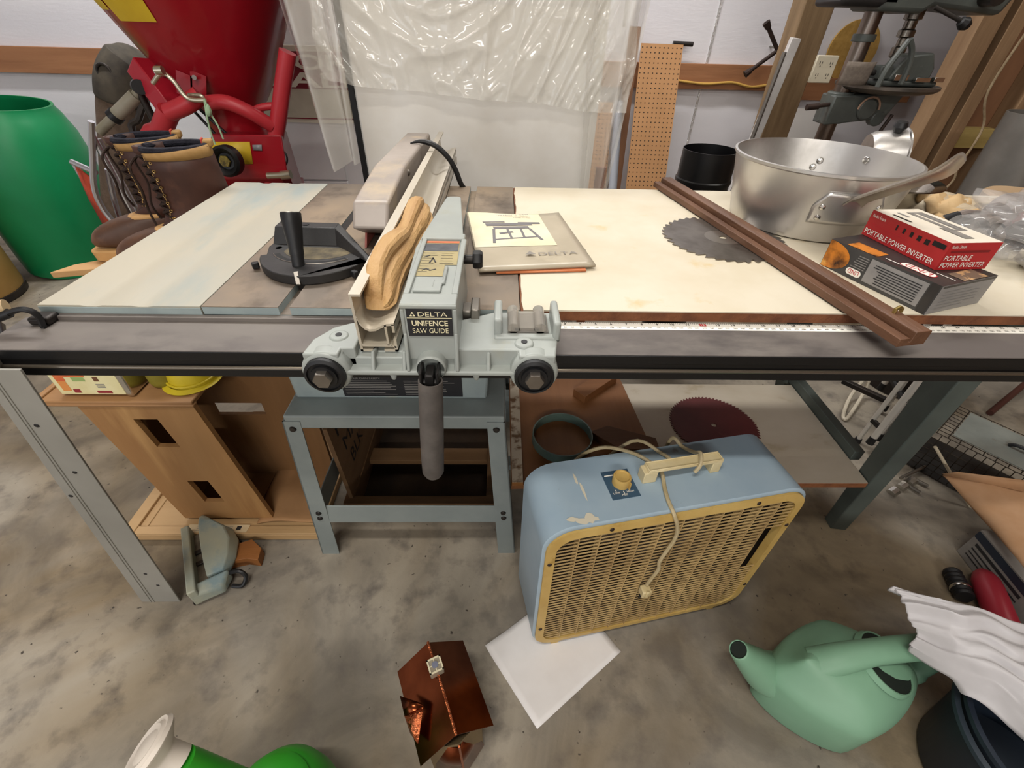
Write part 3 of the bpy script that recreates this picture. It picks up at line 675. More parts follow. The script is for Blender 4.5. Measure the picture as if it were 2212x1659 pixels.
A, B, Cn, D = (1.219, .057), (1.196, .222), (1.313, .065), (1.290, .230)
t, V = carton('inverter_box', 'red and white inverter box sitting on top of the dark flame-print carton', (A, B, Cn, D), .953, .047, (INVR, INVR, WHC), 0)
m = MB(); X = (Vector((*A, 0)) - Vector((*B, 0))).normalized(); O = Vector((*B, .953)); Sx = (Vector((*Cn, 0)) - Vector((*A, 0))).normalized()
m.text('PORTABLE POWER INVERTER', O + X * .004 + Zu * .005, X, Zu, .0095, WHITE, w=.152)
m.text('Radio Shack', O + X * .006 + Zu * .036, X, Zu, .0055, WHITE, w=.03)
for k_, ww in enumerate((.003, .0045, .006, .0075, .009)): m.quad(O + X * (.062 + k_ * .0155) + Zu * (.031 - .0004 * k_), X, Zu, ww, .0085, BLACK, lift=.0006)
m.quad(O + X * .138 + Zu * .033, X, Zu, .024, .008, BLACK, lift=.0006); m.quad(O + X * .012 + Zu * .024, X, Zu, .08, .0012, REDPRINT, lift=.0005)
O3 = Vector((*A, .953))
m.text('PORTABLE', O3 + Sx * .004 + Zu * .0165, Sx, Zu, .009, WHITE, w=.05); m.text('POWER INVERTER', O3 + Sx * .004 + Zu * .0045, Sx, Zu, .009, WHITE, w=.082)
m.text('Radio Shack', O3 + Sx * .005 + Zu * .038, Sx, Zu, .005, WHITE, w=.026)
m.quad(O3 + Sx * .008 + Zu * .030, Sx, Zu, .072, .004, mat('dark_red_print', '#7c1a1c', rough=.45))
O2 = Vector((*B, 1.0)); TOPG = mat('device_print', '#6c6864', '#8a857f', scale=25, rough=.5)
n_ = Sx.cross(X)
def topq(u0, v0, u1, v1, mt, lift=.0005):
    a = O2 + X * u0 + Sx * v0; m.quad(a, X, Sx, u1 - u0, v1 - v0, mt, lift=lift)
topq(.02, .05, .115, .082, TOPG); topq(.028, .058, .11, .063, WHC, .0008); topq(.03, .069, .112, .073, GREYPRINT, .0008); topq(.1, .04, .15, .058, TOPG, .0007); topq(.03, .012, .07, .017, BLACK); topq(.02, .03, .045, .036, GREYPRINT)
obj('printing', m, None, t)

# bowl and small pan behind the saucepan
SHINY = mat('polished_steel', '#b5aea4', '#8f887e', scale=7, rough=.14, metal=1)
o = obj('steel_bowl', MB().lathe([(.0001, 0), (.07, 0), (.078, .006), (.1, .06), (.122, .066), (.124, .063), (.102, .056), (.08, .008), (.0001, .004)], (1.492, .585, .9005), seg=48), SHINY)
tag(o, 'shiny steel bowl with a wide flat rim behind the big saucepan', 'bowl')
t = thing('small_pan', 'small aluminium pan lying on its side across the steel bowl rim', 'pan', (1.46, .6, 1.0))
ax = Vector((.9, -.25, .1)).normalized(); cc = Vector((1.492, .60, 1.022))
obj('pan_body', MB().lathe([(.0001, -.075), (.047, -.072), (.053, -.06), (.055, 0), (.0585, .002), (.0585, .005), (.053, .004), (.05, -.06), (.0001, -.068)], cc, ax, 40), POT, t)
obj('knob', MB().lathe([(.0001, .024), (.012, .022), (.016, .012), (.01, 0)], cc + Vector((-.03, -.005, .05)), (-.1, -.1, 1), 18), BLACK, t)

# ================================================================ left background
GREEN = mat('green_drum', '#0f7f4c', '#0c7444', scale=3, rough=.38)
def drum(name, label, base, top, prof, mt, cap=True, seg=48):
    b, t = Vector(base), Vector(top); ax = t - b
    o = obj(name, MB().lathe(prof, b, ax, seg), mt); return tag(o, label, 'drum')
drum('plastic_drum', 'open-topped green plastic drum standing on the concrete by the white wall', (-2.19, 2.1, .004), (-2.10, 2.1, .88),
     [(.0001, .0), (.235, 0), (.25, .012), (.262, .1), (.28, .3), (.29, .45), (.285, .6), (.262, .74), (.228, .83), (.21, .86), (.208, .875), (.196, .875), (.2, .85), (.24, .76), (.27, .5), (.24, .05), (.0001, .03)], GREEN)
TANF = mat('fibre_drum', '#a98650', '#98763f', scale=4, rough=.6)
m = MB().mat(TANF).lathe([(.0001, .03), (.25, .03), (.255, .05), (.258, .4), (.25, .62), (.24, .63), (.0001, .63)], (-2.46, 1.62, .0), seg=40)
m.mat(DKSTEEL).lathe([(.0001, 0), (.25, 0), (.258, .004), (.258, .035), (.25, .037)], (-2.46, 1.62, .0), seg=40)
o = obj('fibre_drum', m); tag(o, 'tan fibre drum with a dark bottom rim beside the green drum', 'drum')

# boots on a narrow wooden stand
BROWN = mat('brown_leather', '#4a2c22', '#3a2119', scale=12, rough=.5, c3='#5d3b2c', s3=7)
RUBBER = mat('brown_rubber', '#5a3d2c', '#4a3123', scale=10, rough=.45, c3='#6b4a34', s3=9)
LINING = mat('navy_fleece', '#15151f', '#22222c', scale=60, rough=.95, bump=.5, bscale=150)
TANTRIM = mat('tan_trim', '#a88350', '#92703f', scale=25, rough=.7)
SOLE = mat('tan_sole', '#c79c66', '#b98d57', scale=12, rough=.6)
LACE = mat('dark_lace', '#2a1a12', rough=.9); BRASS = mat('brass_eyelet', '#c8a468', rough=.3, metal=.9)
st = thing('boot_stand', 'pale wooden board with a pointed end under the brown boots', 'stand', (-.5, .66, 0))
PALEW = wood('pale_board', '#c49b6b', '#ad8350', 'x', 14)
m = MB().prism([(-.78, .545), (-.63, .585), (-.63, .56), (-.24, .53), (-.24, .86), (-.62, .86), (-.66, .66), (-.75, .60)], .018, .672, 'xy'); obj('board', m, PALEW, st, .002)
obj('post', MB().box((-.40, .70, 0), (-.28, .82, .672)), PALEW, st, .002)
def boot(name, label, loc, rz, flip=1):
    t = thing(name, label, 'boot', loc, (0, 0, rz), 'pair of lace-up boots')
    # local frame: toe towards -X, width along Y, sole at z = 0
    def ring(z, x0, x1, hw, n=28, sq=.8):
        xc, hl = (x0 + x1) / 2, (x1 - x0) / 2
        return [(xc + hl * abs(cos(a)) ** sq * (1 if cos(a) > 0 else -1), hw * abs(sin(a)) ** sq * (1 if sin(a) > 0 else -1), z) for a in [2*pi*k/n for k in range(n)]]
    obj('sole', MB().loft([ring(.0, -.315, .0, .044), ring(.004, -.325, .005, .05), ring(.03, -.328, .006, .051), ring(.034, -.322, .003, .047)]), SOLE, t, local=True)
    foot = [ring(.032, -.318, .002, .045), ring(.055, -.318, .002, .048), ring(.075, -.31, .002, .047), ring(.095, -.285, .003, .044), ring(.11, -.235, .004, .042), ring(.122, -.18, .006, .041)]
    obj('vamp', MB().loft(foot), RUBBER, t, local=True, ang=60, sub=1)
    obj('ankle_strap', MB().loft([ring(.112, -.215, .007, .0435), ring(.123, -.178, .009, .043)], cap=False), SOLE, t, local=True, solid=.003)
    zs = [(.112, -.19, .006, .041), (.14, -.155, .008, .041), (.17, -.145, .008, .043), (.21, -.145, .004, .046), (.26, -.15, .0, .05), (.30, -.153, -.002, .052)]
    up = []
    for z, x0, x1, hw in zs:
        up.append(ring(z, x0, x1, hw, 30, .9)[2:-1])
    # open tongue gap at the toe side: rotate rings so that the gap faces -X
    def oring(z, x0, x1, hw, gap, n=32):
        xc, hl = (x0 + x1) / 2, (x1 - x0) / 2
        out = []
        for k in range(n + 1):
            a = pi + gap + (2*pi - 2*gap) * k / n
            out.append((xc + hl * cos(a), hw * sin(a), z + (.012 * (1 + cos(a)) * .5 if z > .29 else 0)))
        return out
    sh = obj('shaft', MB().loft([oring(*z, g) for z, g in zip(zs, (.05, .42, .45, .45, .45, .5))], cap=False, closed=False), BROWN, t, local=True, solid=.004, offs=1)
    tr = oring(.302, -.153, -.002, .0525, .5); tr2 = oring(.287, -.152, -.002, .052, .5)
    obj('top_trim', MB().loft([tr2, tr], cap=False, closed=False), TANTRIM, sh, local=True, solid=.0048, offs=1)
    for s in (-1, 1):
        k = 0 if s > 0 else -1
        e = [oring(*z, g)[k] for z, g in zip(zs[1:], (.42, .45, .45, .45, .5))]
        obj('edge_trim', MB().tube([(p[0] - .002, p[1], p[2]) for p in e], .0035, 6), TANTRIM, sh, local=True)
    obj('lining', MB().loft([ring(.30, -.146, -.006, .047), ring(.2, -.138, -.002, .042)][::1], cap=True), LINING, t, local=True)
    obj('lining_rim', MB().tube([(p[0] * .97 - .003, p[1] * .93, .309) for p in oring(.3, -.153, -.002, .052, .3)], .008, 8), LINING, t, local=True)
    obj('pull_tab', MB().box((-.014, -.014, .305), (.008, .014, .322)), TANTRIM, t, .004, local=True)
    obj('red_tag', MB().box((-.016, -.012, .31), (-.012, .012, .325)), mat('red_tag', '#b23a30', rough=.7), t, .001, local=True)
    # tongue
    def tg(u, v):
        y = (u - .5) * .075; z = .12 + v * .195
        return (-.158 + .06 * (2 * (u - .5)) ** 2 - (.012 if v > .9 else 0) - .02 * max(0, .2 - v) * 5, y, z)
    obj('tongue', MB().grid(tg, 10, 14), BROWN, t, local=True, solid=.004)
    random.seed(8 if flip > 0 else 9)
    for i in range(8):
        z = .145 + i * .0195; f = (z - .14) / .16; x0 = -.155 + .004 * f
        y = (.036 + .006 * f)
        for s in (-1, 1):
            ca = cos(.56 + .02 * f)
            px = (x0 + .005) / 2 - abs(x0 - .005) / 2 * cos(.72); py = s * (.043 + .008 * f) * sin(.72)
            if i < 8: obj('eyelet', MB().lathe([(.0022, .0018), (.0036, .0022), (.0044, 0)], (px - .003, py + s * .0035, z), (-.45, s, 0), 10), BRASS, t, local=True)
            a = Vector((px - .004, py + s * .002, z)); b = Vector((x0 - .008, -py * .3, z + .010)); c = Vector((px - .005, -py, z + .0195))
            obj('lace', MB().tube(spline([a, (a + b) / 2 + Vector((-.007, 0, 0)), b, c], 4), .0034, 6), LACE, t, local=True)
    for s in (-1, 1):
        obj('lace_end', MB().tube(spline([(-.17, s * .01, .29), (-.185, s * .03, .27), (-.18, s * .035, .22), (-.19, s * .02, .17), (-.185, s * .03, .13)], 5), .003, 6), LACE, t, local=True)
    return t
boot('lace_up_boot', 'brown lace-up leather boot, the left one, its rubber toe in full view', (-.405, .755, .69), radians(22), 1)
boot('lace_up_boot', 'brown lace-up leather boot, the right one, its brass eyelets in front of the red machine', (-.272, .655, .69), radians(20), -1)

# folded lawn chair: bright tubes, orange webbing
ch = thing('folding_chair', 'folded aluminium chair with orange webbing leaning beside the green drum', 'chair', (-.95, 1.1, 0))
TUBE = mat('bright_tube', '#c6c6cb', rough=.25, metal=.9); ORANGE = mat('orange_webbing', '#b8452a', '#8e3019', scale=40, rough=.8, st=(1, 1, .3))
def tubes(name, lst, r, mt, par):
    for pts in lst: obj(name, MB().tube(spline(pts, 6), r, 10), mt, par)
tubes('tube', [[(-0.894, 1.100, 0.970), (-0.948, 1.100, 0.866), (-1.002, 1.100, 0.757), (-1.012, 1.100, 0.683), (-0.996, 1.100, 0.617), (-0.969, 1.100, 0.502)],
               [(-0.931, 1.120, 0.924), (-0.928, 1.120, 0.808), (-0.927, 1.120, 0.674), (-0.921, 1.120, 0.494)],
               [(-0.948, 1.160, 0.905), (-0.942, 1.160, 0.774), (-0.935, 1.160, 0.638), (-0.924, 1.160, 0.477)],
               [(-1.001, 1.200, 0.795), (-1.033, 1.200, 0.694), (-1.060, 1.200, 0.576), (-1.091, 1.200, 0.437)],
               [(-1.076, 1.150, 0.830), (-1.036, 1.140, 0.816), (-0.993, 1.130, 0.800)], [(-1.088, 1.170, 0.828), (-1.084, 1.170, 0.744), (-1.086, 1.170, 0.623), (-1.084, 1.170, 0.470)]], .010, TUBE, ch)
for q in ((-0.969, 1.100, 0.502), (-0.924, 1.160, 0.477), (-1.084, 1.170, 0.470)): obj('leg', MB().cyl(q, (q[0] + .02, q[1], .003), .010), TUBE, ch)
m = MB().add([(-1.086, 1.170, 0.815), (-1.016, 1.130, 0.781), (-1.046, 1.130, 0.690), (-1.015, 1.130, 0.584), (-1.099, 1.170, 0.548), (-1.100, 1.170, 0.693)], [(0, 1, 2, 5), (5, 2, 3, 4)])
obj('webbing', m, ORANGE, ch, solid=.006)
# brown zipped case and hooded end leaning on the wall
CANVAS = mat('brown_canvas', '#5b4a3c', '#463729', scale=16, rough=.85, bump=.3, bscale=60)
OLIVE = mat('olive_leather', '#4d463a', '#302b24', scale=12, rough=.75)
bag = thing('carry_case', 'long brown canvas case with an olive hood and ring, left of the red hopper', 'bag', (-1.2, 1.75, 0))
ax0, ax1 = Vector((-1.52, 1.62, .02)), Vector((-1.224, 1.780, 0.988))
obj('case_body', MB().tube([ax0, ax0 + (ax1 - ax0) * .04, ax0 + (ax1 - ax0) * .5, ax0 + (ax1 - ax0) * .92, ax1], [.06, .10, .115, .095, .085], 20), CANVAS, bag)
p2_ = Vector((-1.156, 1.820, 1.079))
obj('hood', MB().tube(spline([ax1 - (ax1 - ax0) * .06, ax1 + Vector((.02, 0, .03)), p2_, p2_ + Vector((.03, 0, .03))], 4), [.10] * 4 + [.098] * 5 + [.08, .075, .06, .02], 18), OLIVE, bag, sub=1)
obj('ring', MB().tube(arc(((-1.208, 1.700, 1.054)[0], (-1.208, 1.700, 1.054)[2]), .028, 0, 2*pi - .01, 20, 'xz', 1.7), .006, 8), DKSTEEL, bag)
obj('strap', MB().tube(spline([(-1.052, 1.700, 1.041), (-1.068, 1.680, 0.967), (-1.121, 1.660, 0.890), (-1.163, 1.650, 0.809), (-.98, 1.6, .4)], 6), .014, 8), DKSTEEL, bag)
# telescopic tube with clamps
GT = mat('grey_tube', '#8d8779', '#79735f', scale=9, rough=.5)
tt = thing('clamp_tube', 'grey telescopic tube with black clamps and knob in front of the brown case', 'tube', (-.85, 1.25, 0))
a, b = Vector((-0.963, 1.200, 0.920)), Vector((-0.697, 1.250, 1.098))
obj('tube', MB().cyl(a, b, .016), GT, tt); obj('sleeve', MB().cyl(a + (b - a) * .28, a + (b - a) * .62, .022), GT, tt)
obj('clamp', MB().cyl(a + (b - a) * .24, a + (b - a) * .3, .026), BLACK, tt); obj('knob', MB().cyl(Vector((-0.754, 1.200, 1.059)), Vector((-0.801, 1.270, 1.051)), .022, .026), BLACK, tt)
obj('tip', MB().cyl(b - (b - a) * .04, b + (b - a) * .03, .02), TUBE, tt)
obj('leg', MB().cyl(Vector((-0.781, 1.230, 1.039)), ((-0.781, 1.230, 1.039)[0] + .07, 1.3, 0), .012), DKSTEEL, tt)

# red spreader
RED = mat('red_enamel', '#9c1420', '#931320', scale=4, rough=.28, coat=.3)
PINK = mat('red_powder_coat', '#b83038', '#ad2a33', scale=5, rough=.4)
YEL = mat('yellow_sticker', '#d9b92c', '#cdaa28', scale=8, rough=.5)
sp = thing('red_spreader', 'big red conical broadcast spreader with yellow stickers behind the boots', 'spreader', (-.57, 1.42, 0))
HC = (-.572, 1.42, 0)
hop = obj('hopper', MB().lathe([(.105, .72), (.105, .95), (.112, .97), (.15, 1.02), (.205, 1.11), (.30, 1.29), (.40, 1.50), (.43, 1.56), (.44, 1.57), (.44, 1.59), (.42, 1.58), (.29, 1.30), (.1, .98), (.1, .72)], HC, seg=72), RED, sp)
def cone_patch(a0, a1, z0, z1, mt, nm, slant=0):
    def r(z): return .15 + (z - 1.02) * (.30 - .15) / (.27) + .004
    return obj(nm, MB().grid(lambda u, v: (lambda a, z: (HC[0] + (r(z)) * cos(a), HC[1] + r(z) * sin(a), z))(a0 + (a1 - a0) * u, z0 + (z1 - z0) * v + slant * u), 10, 6), mt, hop)
cone_patch(radians(-122), radians(-92), 1.235, 1.46, YEL, 'sticker'); cone_patch(radians(-137), radians(-124), 1.262, 1.46, YEL, 'sticker')
m = MB()
for i in range(6): m.quad((0, 0, 0), (1, 0, 0), (0, 0, 1), .001, .001, DKPRINT)
LINK = mat('zinc', '#c3bba6', rough=.3, metal=.85)
def pl(name, pts, r, mt=PINK, n=6): return obj(name, MB().tube(spline(pts, n), r, 14), mt, sp)
pl('frame_tube', [(-0.223, 1.200, 1.167), (-0.264, 1.200, 1.080), (-0.321, 1.200, 0.954), (-0.365, 1.200, 0.863), (-0.407, 1.200, 0.768), (-.40, 1.2, .4), (-.40, 1.22, 0)], .027)
pl('frame_tube', [(-0.514, 1.160, 1.023), (-0.450, 1.150, 1.026), (-0.387, 1.160, 0.997), (-0.337, 1.190, 0.952)], .023)
pl('frame_tube', [(-0.410, 1.190, 0.989), (-0.360, 1.200, 1.007), (-0.310, 1.210, 1.012)], .012)
pl('frame_tube', [(-0.657, 1.150, 0.993), (-0.593, 1.150, 1.015), (-0.542, 1.170, 1.043)], .028)
pl('frame_tube', [(-0.667, 1.170, 0.994), (-0.724, 1.180, 0.935), (-0.789, 1.200, 0.855), (-.66, 1.2, .4), (-.68, 1.22, 0)], .034)
a, b = Vector((-0.752, 1.270, 1.116)), Vector((-0.665, 1.220, 0.990)); obj('side_arm', MB().beam(a, b, .07, .10, up=(0, 1, .4)), mat('red_arm', '#a3192b', rough=.35), sp, .004)
for a, b in (((-0.597, 1.220, 1.100), (-0.623, 1.220, 1.033)), ((-0.550, 1.220, 1.101), (-0.575, 1.220, 1.034))): obj('bracket', MB().beam(a, b, .004, .05, up=(1, 0, 0)), RED, sp)
obj('bracket_bolt', MB().cyl((-0.558, 1.200, 1.090), (-0.581, 1.240, 1.087), .007), CHROME, sp)
pl('link_rod', [(-0.652, 1.120, 1.079), (-0.610, 1.120, 1.107), (-0.583, 1.120, 1.087), (-0.558, 1.120, 1.040), (-0.500, 1.120, 1.036)], .007, LINK)
obj('link_end', MB().cyl((-0.614, 1.100, 1.116), (-0.591, 1.100, 1.117), .012), LINK, sp)
pl('link_rod', [(-0.562, 1.140, 1.047), (-0.520, 1.130, 1.048), (-0.511, 1.130, 1.040)], .006, LINK)
for q in ([(-0.632, 1.240, 0.999), (-0.602, 1.240, 0.954), (-0.571, 1.240, 0.905)], [(-0.607, 1.240, 1.000), (-0.566, 1.240, 0.951), (-0.522, 1.240, 0.901)]): pl('cable', q, .005, BLACK)
TW = mat('green_twine', '#a8c4a0', rough=.8)
pl('twine', [(-0.494, 1.100, 1.040), (-0.504, 1.100, 0.994), (-0.511, 1.100, 0.946), (-0.510, 1.100, 0.907)], .003, TW); pl('twine', [(-0.493, 1.100, 1.043), (-0.489, 1.100, 1.001), (-0.479, 1.100, 0.967), (-0.476, 1.100, 0.925)], .003, TW)
obj('twine_knot', MB().lathe([(.0001, -.02), (.008, -.01), (.01, 0), (.006, .012), (.0001, .02)], (-0.487, 1.090, 1.011), (.3, 0, 1), 8), TW, sp)
# lower cover with stickers, wheel, pin
m = MB().loft([[(-0.548, 1.160, 0.927), (-0.300, 1.160, 0.929), (-0.316, 1.160, 0.806), (-0.349, 1.160, 0.783), (-0.606, 1.160, 0.778)], [(-.60, 1.4, .9), (-.38, 1.4, .9), (-.37, 1.4, .7), (-.37, 1.4, .5), (-.6, 1.4, .5)]])
cov = obj('lower_cover', m, RED, sp, .004)
obj('cover_skirt', MB().box((-.6, 1.18, .02), (-.40, 1.5, .70)), RED, sp, .004)
P = [Vector(p) + Vector((0, -.003, 0)) for p in ((-0.557, 1.160, 0.904), (-0.418, 1.160, 0.906), (-0.431, 1.160, 0.833), (-0.587, 1.160, 0.827))]
obj('sticker', MB().mat(YEL).add(P, [(0, 1, 2, 3)]), None, cov, solid=.001)
P = [Vector(p) + Vector((0, -.003, 0)) for p in ((-0.411, 1.160, 0.897), (-0.378, 1.160, 0.898), (-0.383, 1.160, 0.878), (-0.415, 1.160, 0.879))]
obj('sticker', MB().mat(mat('silver_sticker', '#9d9a9c', '#77757a', scale=50, rough=.4)).add(P, [(0, 1, 2, 3)]), None, cov, solid=.001)
wc = Vector((-0.474, 1.080, 0.861))
wh = obj('hand_wheel', MB().lathe([(.0001, .01), (.026, .012), (.03, .02), (.042, .03), (.05, .022), (.05, -.01), (.0001, -.015)], wc, (0, -1, .1), 30), BLACK, sp)
obj('wheel_centre', MB().lathe([(.0001, .016), (.018, .016), (.02, .012)], wc + Vector((-.004, -.004, 0)), (0, -1, .1), 6), mat('dirty_yellow', '#a8923c', '#4d421c', scale=60, rough=.6), wh)
obj('hitch_pin', MB().cyl((-0.373, 1.120, 0.803), (-0.293, 1.120, 0.807), .011).cyl((-0.322, 1.120, 0.805), (-0.287, 1.120, 0.809), .015), LINK, sp)
pl('black_cable', [(-0.329, 1.180, 0.886), (-0.307, 1.170, 0.867), (-0.310, 1.170, 0.839), (-0.337, 1.170, 0.807)], .003, BLACK)
# for-sale sign against a white cabinet
WCAB = mat('white_enamel', '#d6d2d2', '#cbc7c8', scale=3, rough=.35)
cb = thing('white_cabinet', 'white enamel cabinet behind the sale sign, left of the plastic-draped cabinet', 'cabinet', (-.55, 2.1, 0))
xr, xs_, zs_ = (-0.253, 1.930, 0.574)[0], (-0.343, 1.930, 0.572)[0], (-0.495, 1.930, 0.574)[2]
m = MB().box((xr - .62, 1.93, 0), (xr, 2.45, 1.75)); obj('cabinet_body', m, WCAB, cb, .006)
obj('door', MB().box((xr - .60, 1.915, zs_ + .004), (xs_, 1.932, 1.66)), WCAB, cb, .003); obj('door', MB().box((xr - .60, 1.915, .06), (xs_, 1.932, zs_ - .004)), WCAB, cb, .003)
sg = thing('sale_sign', 'white and dark red sale sign half hidden behind the red spreader', 'sign', (-.5, 1.89, 0))
SGW = mat('sign_white', '#dcd5c2', '#cdc5b0', scale=6, rough=.55); SGR = mat('sign_red', '#7c1526', rough=.55)
tl, tr_, bl, br = [Vector(p) for p in ((-0.508, 1.880, 1.153), (-0.286, 1.880, 1.149), (-0.590, 1.880, 0.850), (-0.354, 1.880, 0.846))]
sx0, sx1, sz0, sz1 = tl.x - .20, tl.x + .36, bl.z, tl.z
m = MB().mat(SGW).box((sx0, 1.882, sz0), (sx1, 1.89, sz1)); H = sz1 - sz0
m.quad((sx0, 1.882, sz0 + H * .46), (1, 0, 0), (0, 0, 1), sx1 - sx0, H * .47, SGR); m.quad((sx0, 1.882, sz0 + H * .05), (1, 0, 0), (0, 0, 1), sx1 - sx0, H * .02, SGR)
m.text('*FOR', ((sx0 + sx1) / 2 + .045, 1.882, sz0 + H * .71), (1, 0, 0), (0, 0, 1), H * .185, SGW, 'c', w=.33, lift=.0013)
m.text('*SALE', ((sx0 + sx1) / 2 + .045, 1.882, sz0 + H * .485), (1, 0, 0), (0, 0, 1), H * .185, SGW, 'c', w=.43, lift=.0013)
m.quad((sx0, 1.882, sz0 + H * .07), (1, 0, 0), (0, 0, 1), sx1 - sx0, H * .39, mat('sign_stained', '#c4bda8', '#b3ab96', scale=9, rough=.6), lift=.0006)
obj('sign_board', m, None, sg)
obj('sign_prop', MB().box((sx0 + .01, 1.891, 0), (sx0 + .03, 1.906, sz0 + .1)), DKSTEEL, sg)
# tall white cabinet under clear sheeting
WFR = mat('white_panel', '#efece7', '#e8e4de', scale=2.5, rough=.4)
tc_ = thing('tall_cabinet', 'tall white cabinet standing behind the saw, wrapped in clear plastic', 'cabinet', (.4, 1.4, 0))
obj('cabinet_body', MB().box((-.018, 1.16, 0), (.815, 1.8, 1.85)), WFR, tc_, .008)
obj('dark_gap_strip', MB().box((-.036, 1.158, 0), (-.018, 1.8, 1.85)), BLACK, tc_)  # black strip standing in for the shaded gap between the two cabinets
# plastic sheet: a wavy grid in front of the cabinet
PLAST = mat('clear_sheeting', '#f6f3ea', rough=.13, spec=1, alpha=.40, coat=1)
def wav(x, z, s): return noise.noise(Vector((x * s, z * s * .5, s)))
def front(u, v):
    x = -.09 + u * .985; zb = 1.105 - .075 * u + .03 * noise.noise(Vector((u * 3, .3, 1)))
    z = zb + (1.868 - zb) * v
    dx = (u - .42)
    xs = dx / (.55 + .9 * max(0, z - .95)) ; zs = z - .9 * dx * dx
    rid = lambda a, b, s_: (1 - min(1, abs(noise.noise(Vector((a, b, s_)))) * 2.2)) ** 3
    sw = z - 1.9 * dx * dx - .25 * dx
    fold = .020 * rid(sw * 5.0 + .6 * dx, dx * 1.1, 2) + .012 * rid(sw * 11, dx * 2.2, 5) + .012 * rid(xs * 7, zs * .8, 15) + .006 * rid(x * 13 + z * 6, z * 11, 8) + .020 * noise.noise(Vector((xs * 2.5, zs * 1.5, 4)))
    return (x + .01 * noise.noise(Vector((x * 5, z * 5, 9))), 1.125 - abs(fold) - .025 * (1 - v) ** 2, z)
sh = thing('plastic_sheeting', 'clear plastic sheeting hanging in folds over the tall white cabinet', 'sheeting', (.4, 1.1, 1.6))
obj('front_sheet', MB().grid(front, 200, 110), PLAST, sh, ang=180)
def under(u, v):
    x = -.005 + u * .815; z = .55 + v * .75
    f = .012 * noise.noise(Vector((x * 4, z * 1.5, 12))) + .006 * sin(x * 22 + 2 * noise.noise(Vector((x * 2, z * 2, 3))))
    return (x, 1.149 + min(0, f - .004), z)
obj('inner_sheet', MB().grid(under, 90, 30), mat('milky_sheeting', '#f1eee8', '#e9e4db', scale=5, rough=.25), sh, ang=180)
def flap(x0, w_, z0, z1, y0, seed, tw):
    def f(u, v):
        z = z1 + (z0 - z1) * v; wd = w_ * (1 - .55 * v ** 1.5)
        x = x0 + (u - .5) * wd + tw * v
        y = y0 + .05 * sin(u * 9 + v * 2 + seed) * (.6 + .4 * v) - .02 * abs(noise.noise(Vector((u * 4, v * 4, seed))))
        return (x, y, z + .03 * (u - .5) * (1 if v > .9 else 0))
    return f
obj('side_flap', MB().grid(flap(-.115, .22, .87, 1.868, 1.02, 1, .075), 40, 40), PLAST, sh, ang=180)
obj('side_flap', MB().grid(flap(.835, .24, .76, 1.868, 1.08, 4, -.013), 40, 40), PLAST, sh, ang=180)
obj('top_sheet', MB().grid(lambda u, v: (-.09 + u * .985, 1.06 + v * .78, 1.862 + .010 * noise.noise(Vector((u * 6, v * 6, 2))) ), 40, 30), PLAST, sh, ang=180)
o = obj('orange_board', MB().box((.875, 1.34, .003), (.915, 1.365, .80)), mat('orange_wood', '#9c5a30', '#864a26', scale=9, rough=.7)); tag(o, 'narrow orange-brown board standing beside the right edge of the tall cabinet', 'board')

# ================================================================ right background
def pegmat():
    m = mat('pegboard', '#b08358', '#a57a50', scale=5, rough=.7); nt = m.node_tree; N = nt.nodes; L = nt.links; b = N['Principled BSDF']
    src = b.inputs['Base Color'].links[0].from_socket
    tc = N.new('ShaderNodeTexCoord'); sep = N.new('ShaderNodeSeparateXYZ'); L.new(tc.outputs['Object'], sep.inputs[0])
    def mth(op, a, bb=None):
        n = N.new('ShaderNodeMath'); n.operation = op
        for i, q in enumerate((a, bb)):
            if q is None: continue
            if isinstance(q, (int, float)): n.inputs[i].default_value = q
            else: L.new(q, n.inputs[i])
        return n.outputs[0]
    d = []
    for ax in ('X', 'Z'):
        f = mth('FRACT', mth('MULTIPLY', sep.outputs[ax], 1 / .0254)); q = mth('SUBTRACT', f, .5); d.append(mth('MULTIPLY', q, q))
    hole = mth('LESS_THAN', mth('ADD', d[0], d[1]), .022)
    mx = N.new('ShaderNodeMix'); mx.data_type = 'RGBA'; mx.inputs[7].default_value = lin('#2a1a10'); L.new(src, mx.inputs[6]); L.new(hole, mx.inputs[0]); L.new(mx.outputs[2], b.inputs['Base Color'])
    return m
PEG = pegmat()
def lean_board(name, label, cat, x0, x1, ytop, ybot, h, th, mt, xs=0, bev=0):
    o = obj(name, MB().box((-(x1 - x0) / 2, -th, 0), ((x1 - x0) / 2, 0, sqrt(h * h + (ytop - ybot) ** 2))), mt, bevel=bev)
    o.location = ((x0 + x1) / 2, ybot, .004); o.rotation_euler = (-atan2(ytop - ybot, h), xs, 0); return tag(o, label, cat)
lean_board('pegboard', 'tall narrow tan pegboard strip leaning on the back wall, fully in view', 'pegboard', 1.277, 1.525, 2.62, 2.24, 1.165, .006, PEG, .01)
lean_board('pegboard', 'darker pegboard piece standing half hidden behind the plastic sheeting flap', 'pegboard', 1.0, 1.19, 2.70, 2.45, .86, .006, PEG)
lean_board('brown_plank', 'narrow dark brown plank standing left of the tall pegboard', 'plank', 1.225, 1.29, 2.70, 2.5, 1.24, .012, PLY)
PIPEG = mat('grey_pvc', '#8f9299', rough=.45)
o = obj('grey_pipe', MB().cyl((1.185, 2.15, .012), (1.205, 2.60, .88), .027), PIPEG); tag(o, 'grey pipe leaning between the two pegboards', 'pipe')
o = obj('dark_rod', MB().cyl((1.50, 2.70, 1.172), (1.62, 2.70, 1.17), .012).cyl((1.58, 2.70, 1.171), (1.58, 2.749, 1.171), .006), DKSTEEL); tag(o, 'short dark rod sticking out above the girt behind the tall pegboard', 'rod')
IRONR = mat('rusty_iron', '#3b2c26', '#2a201d', scale=30, rough=.6, metal=.4)
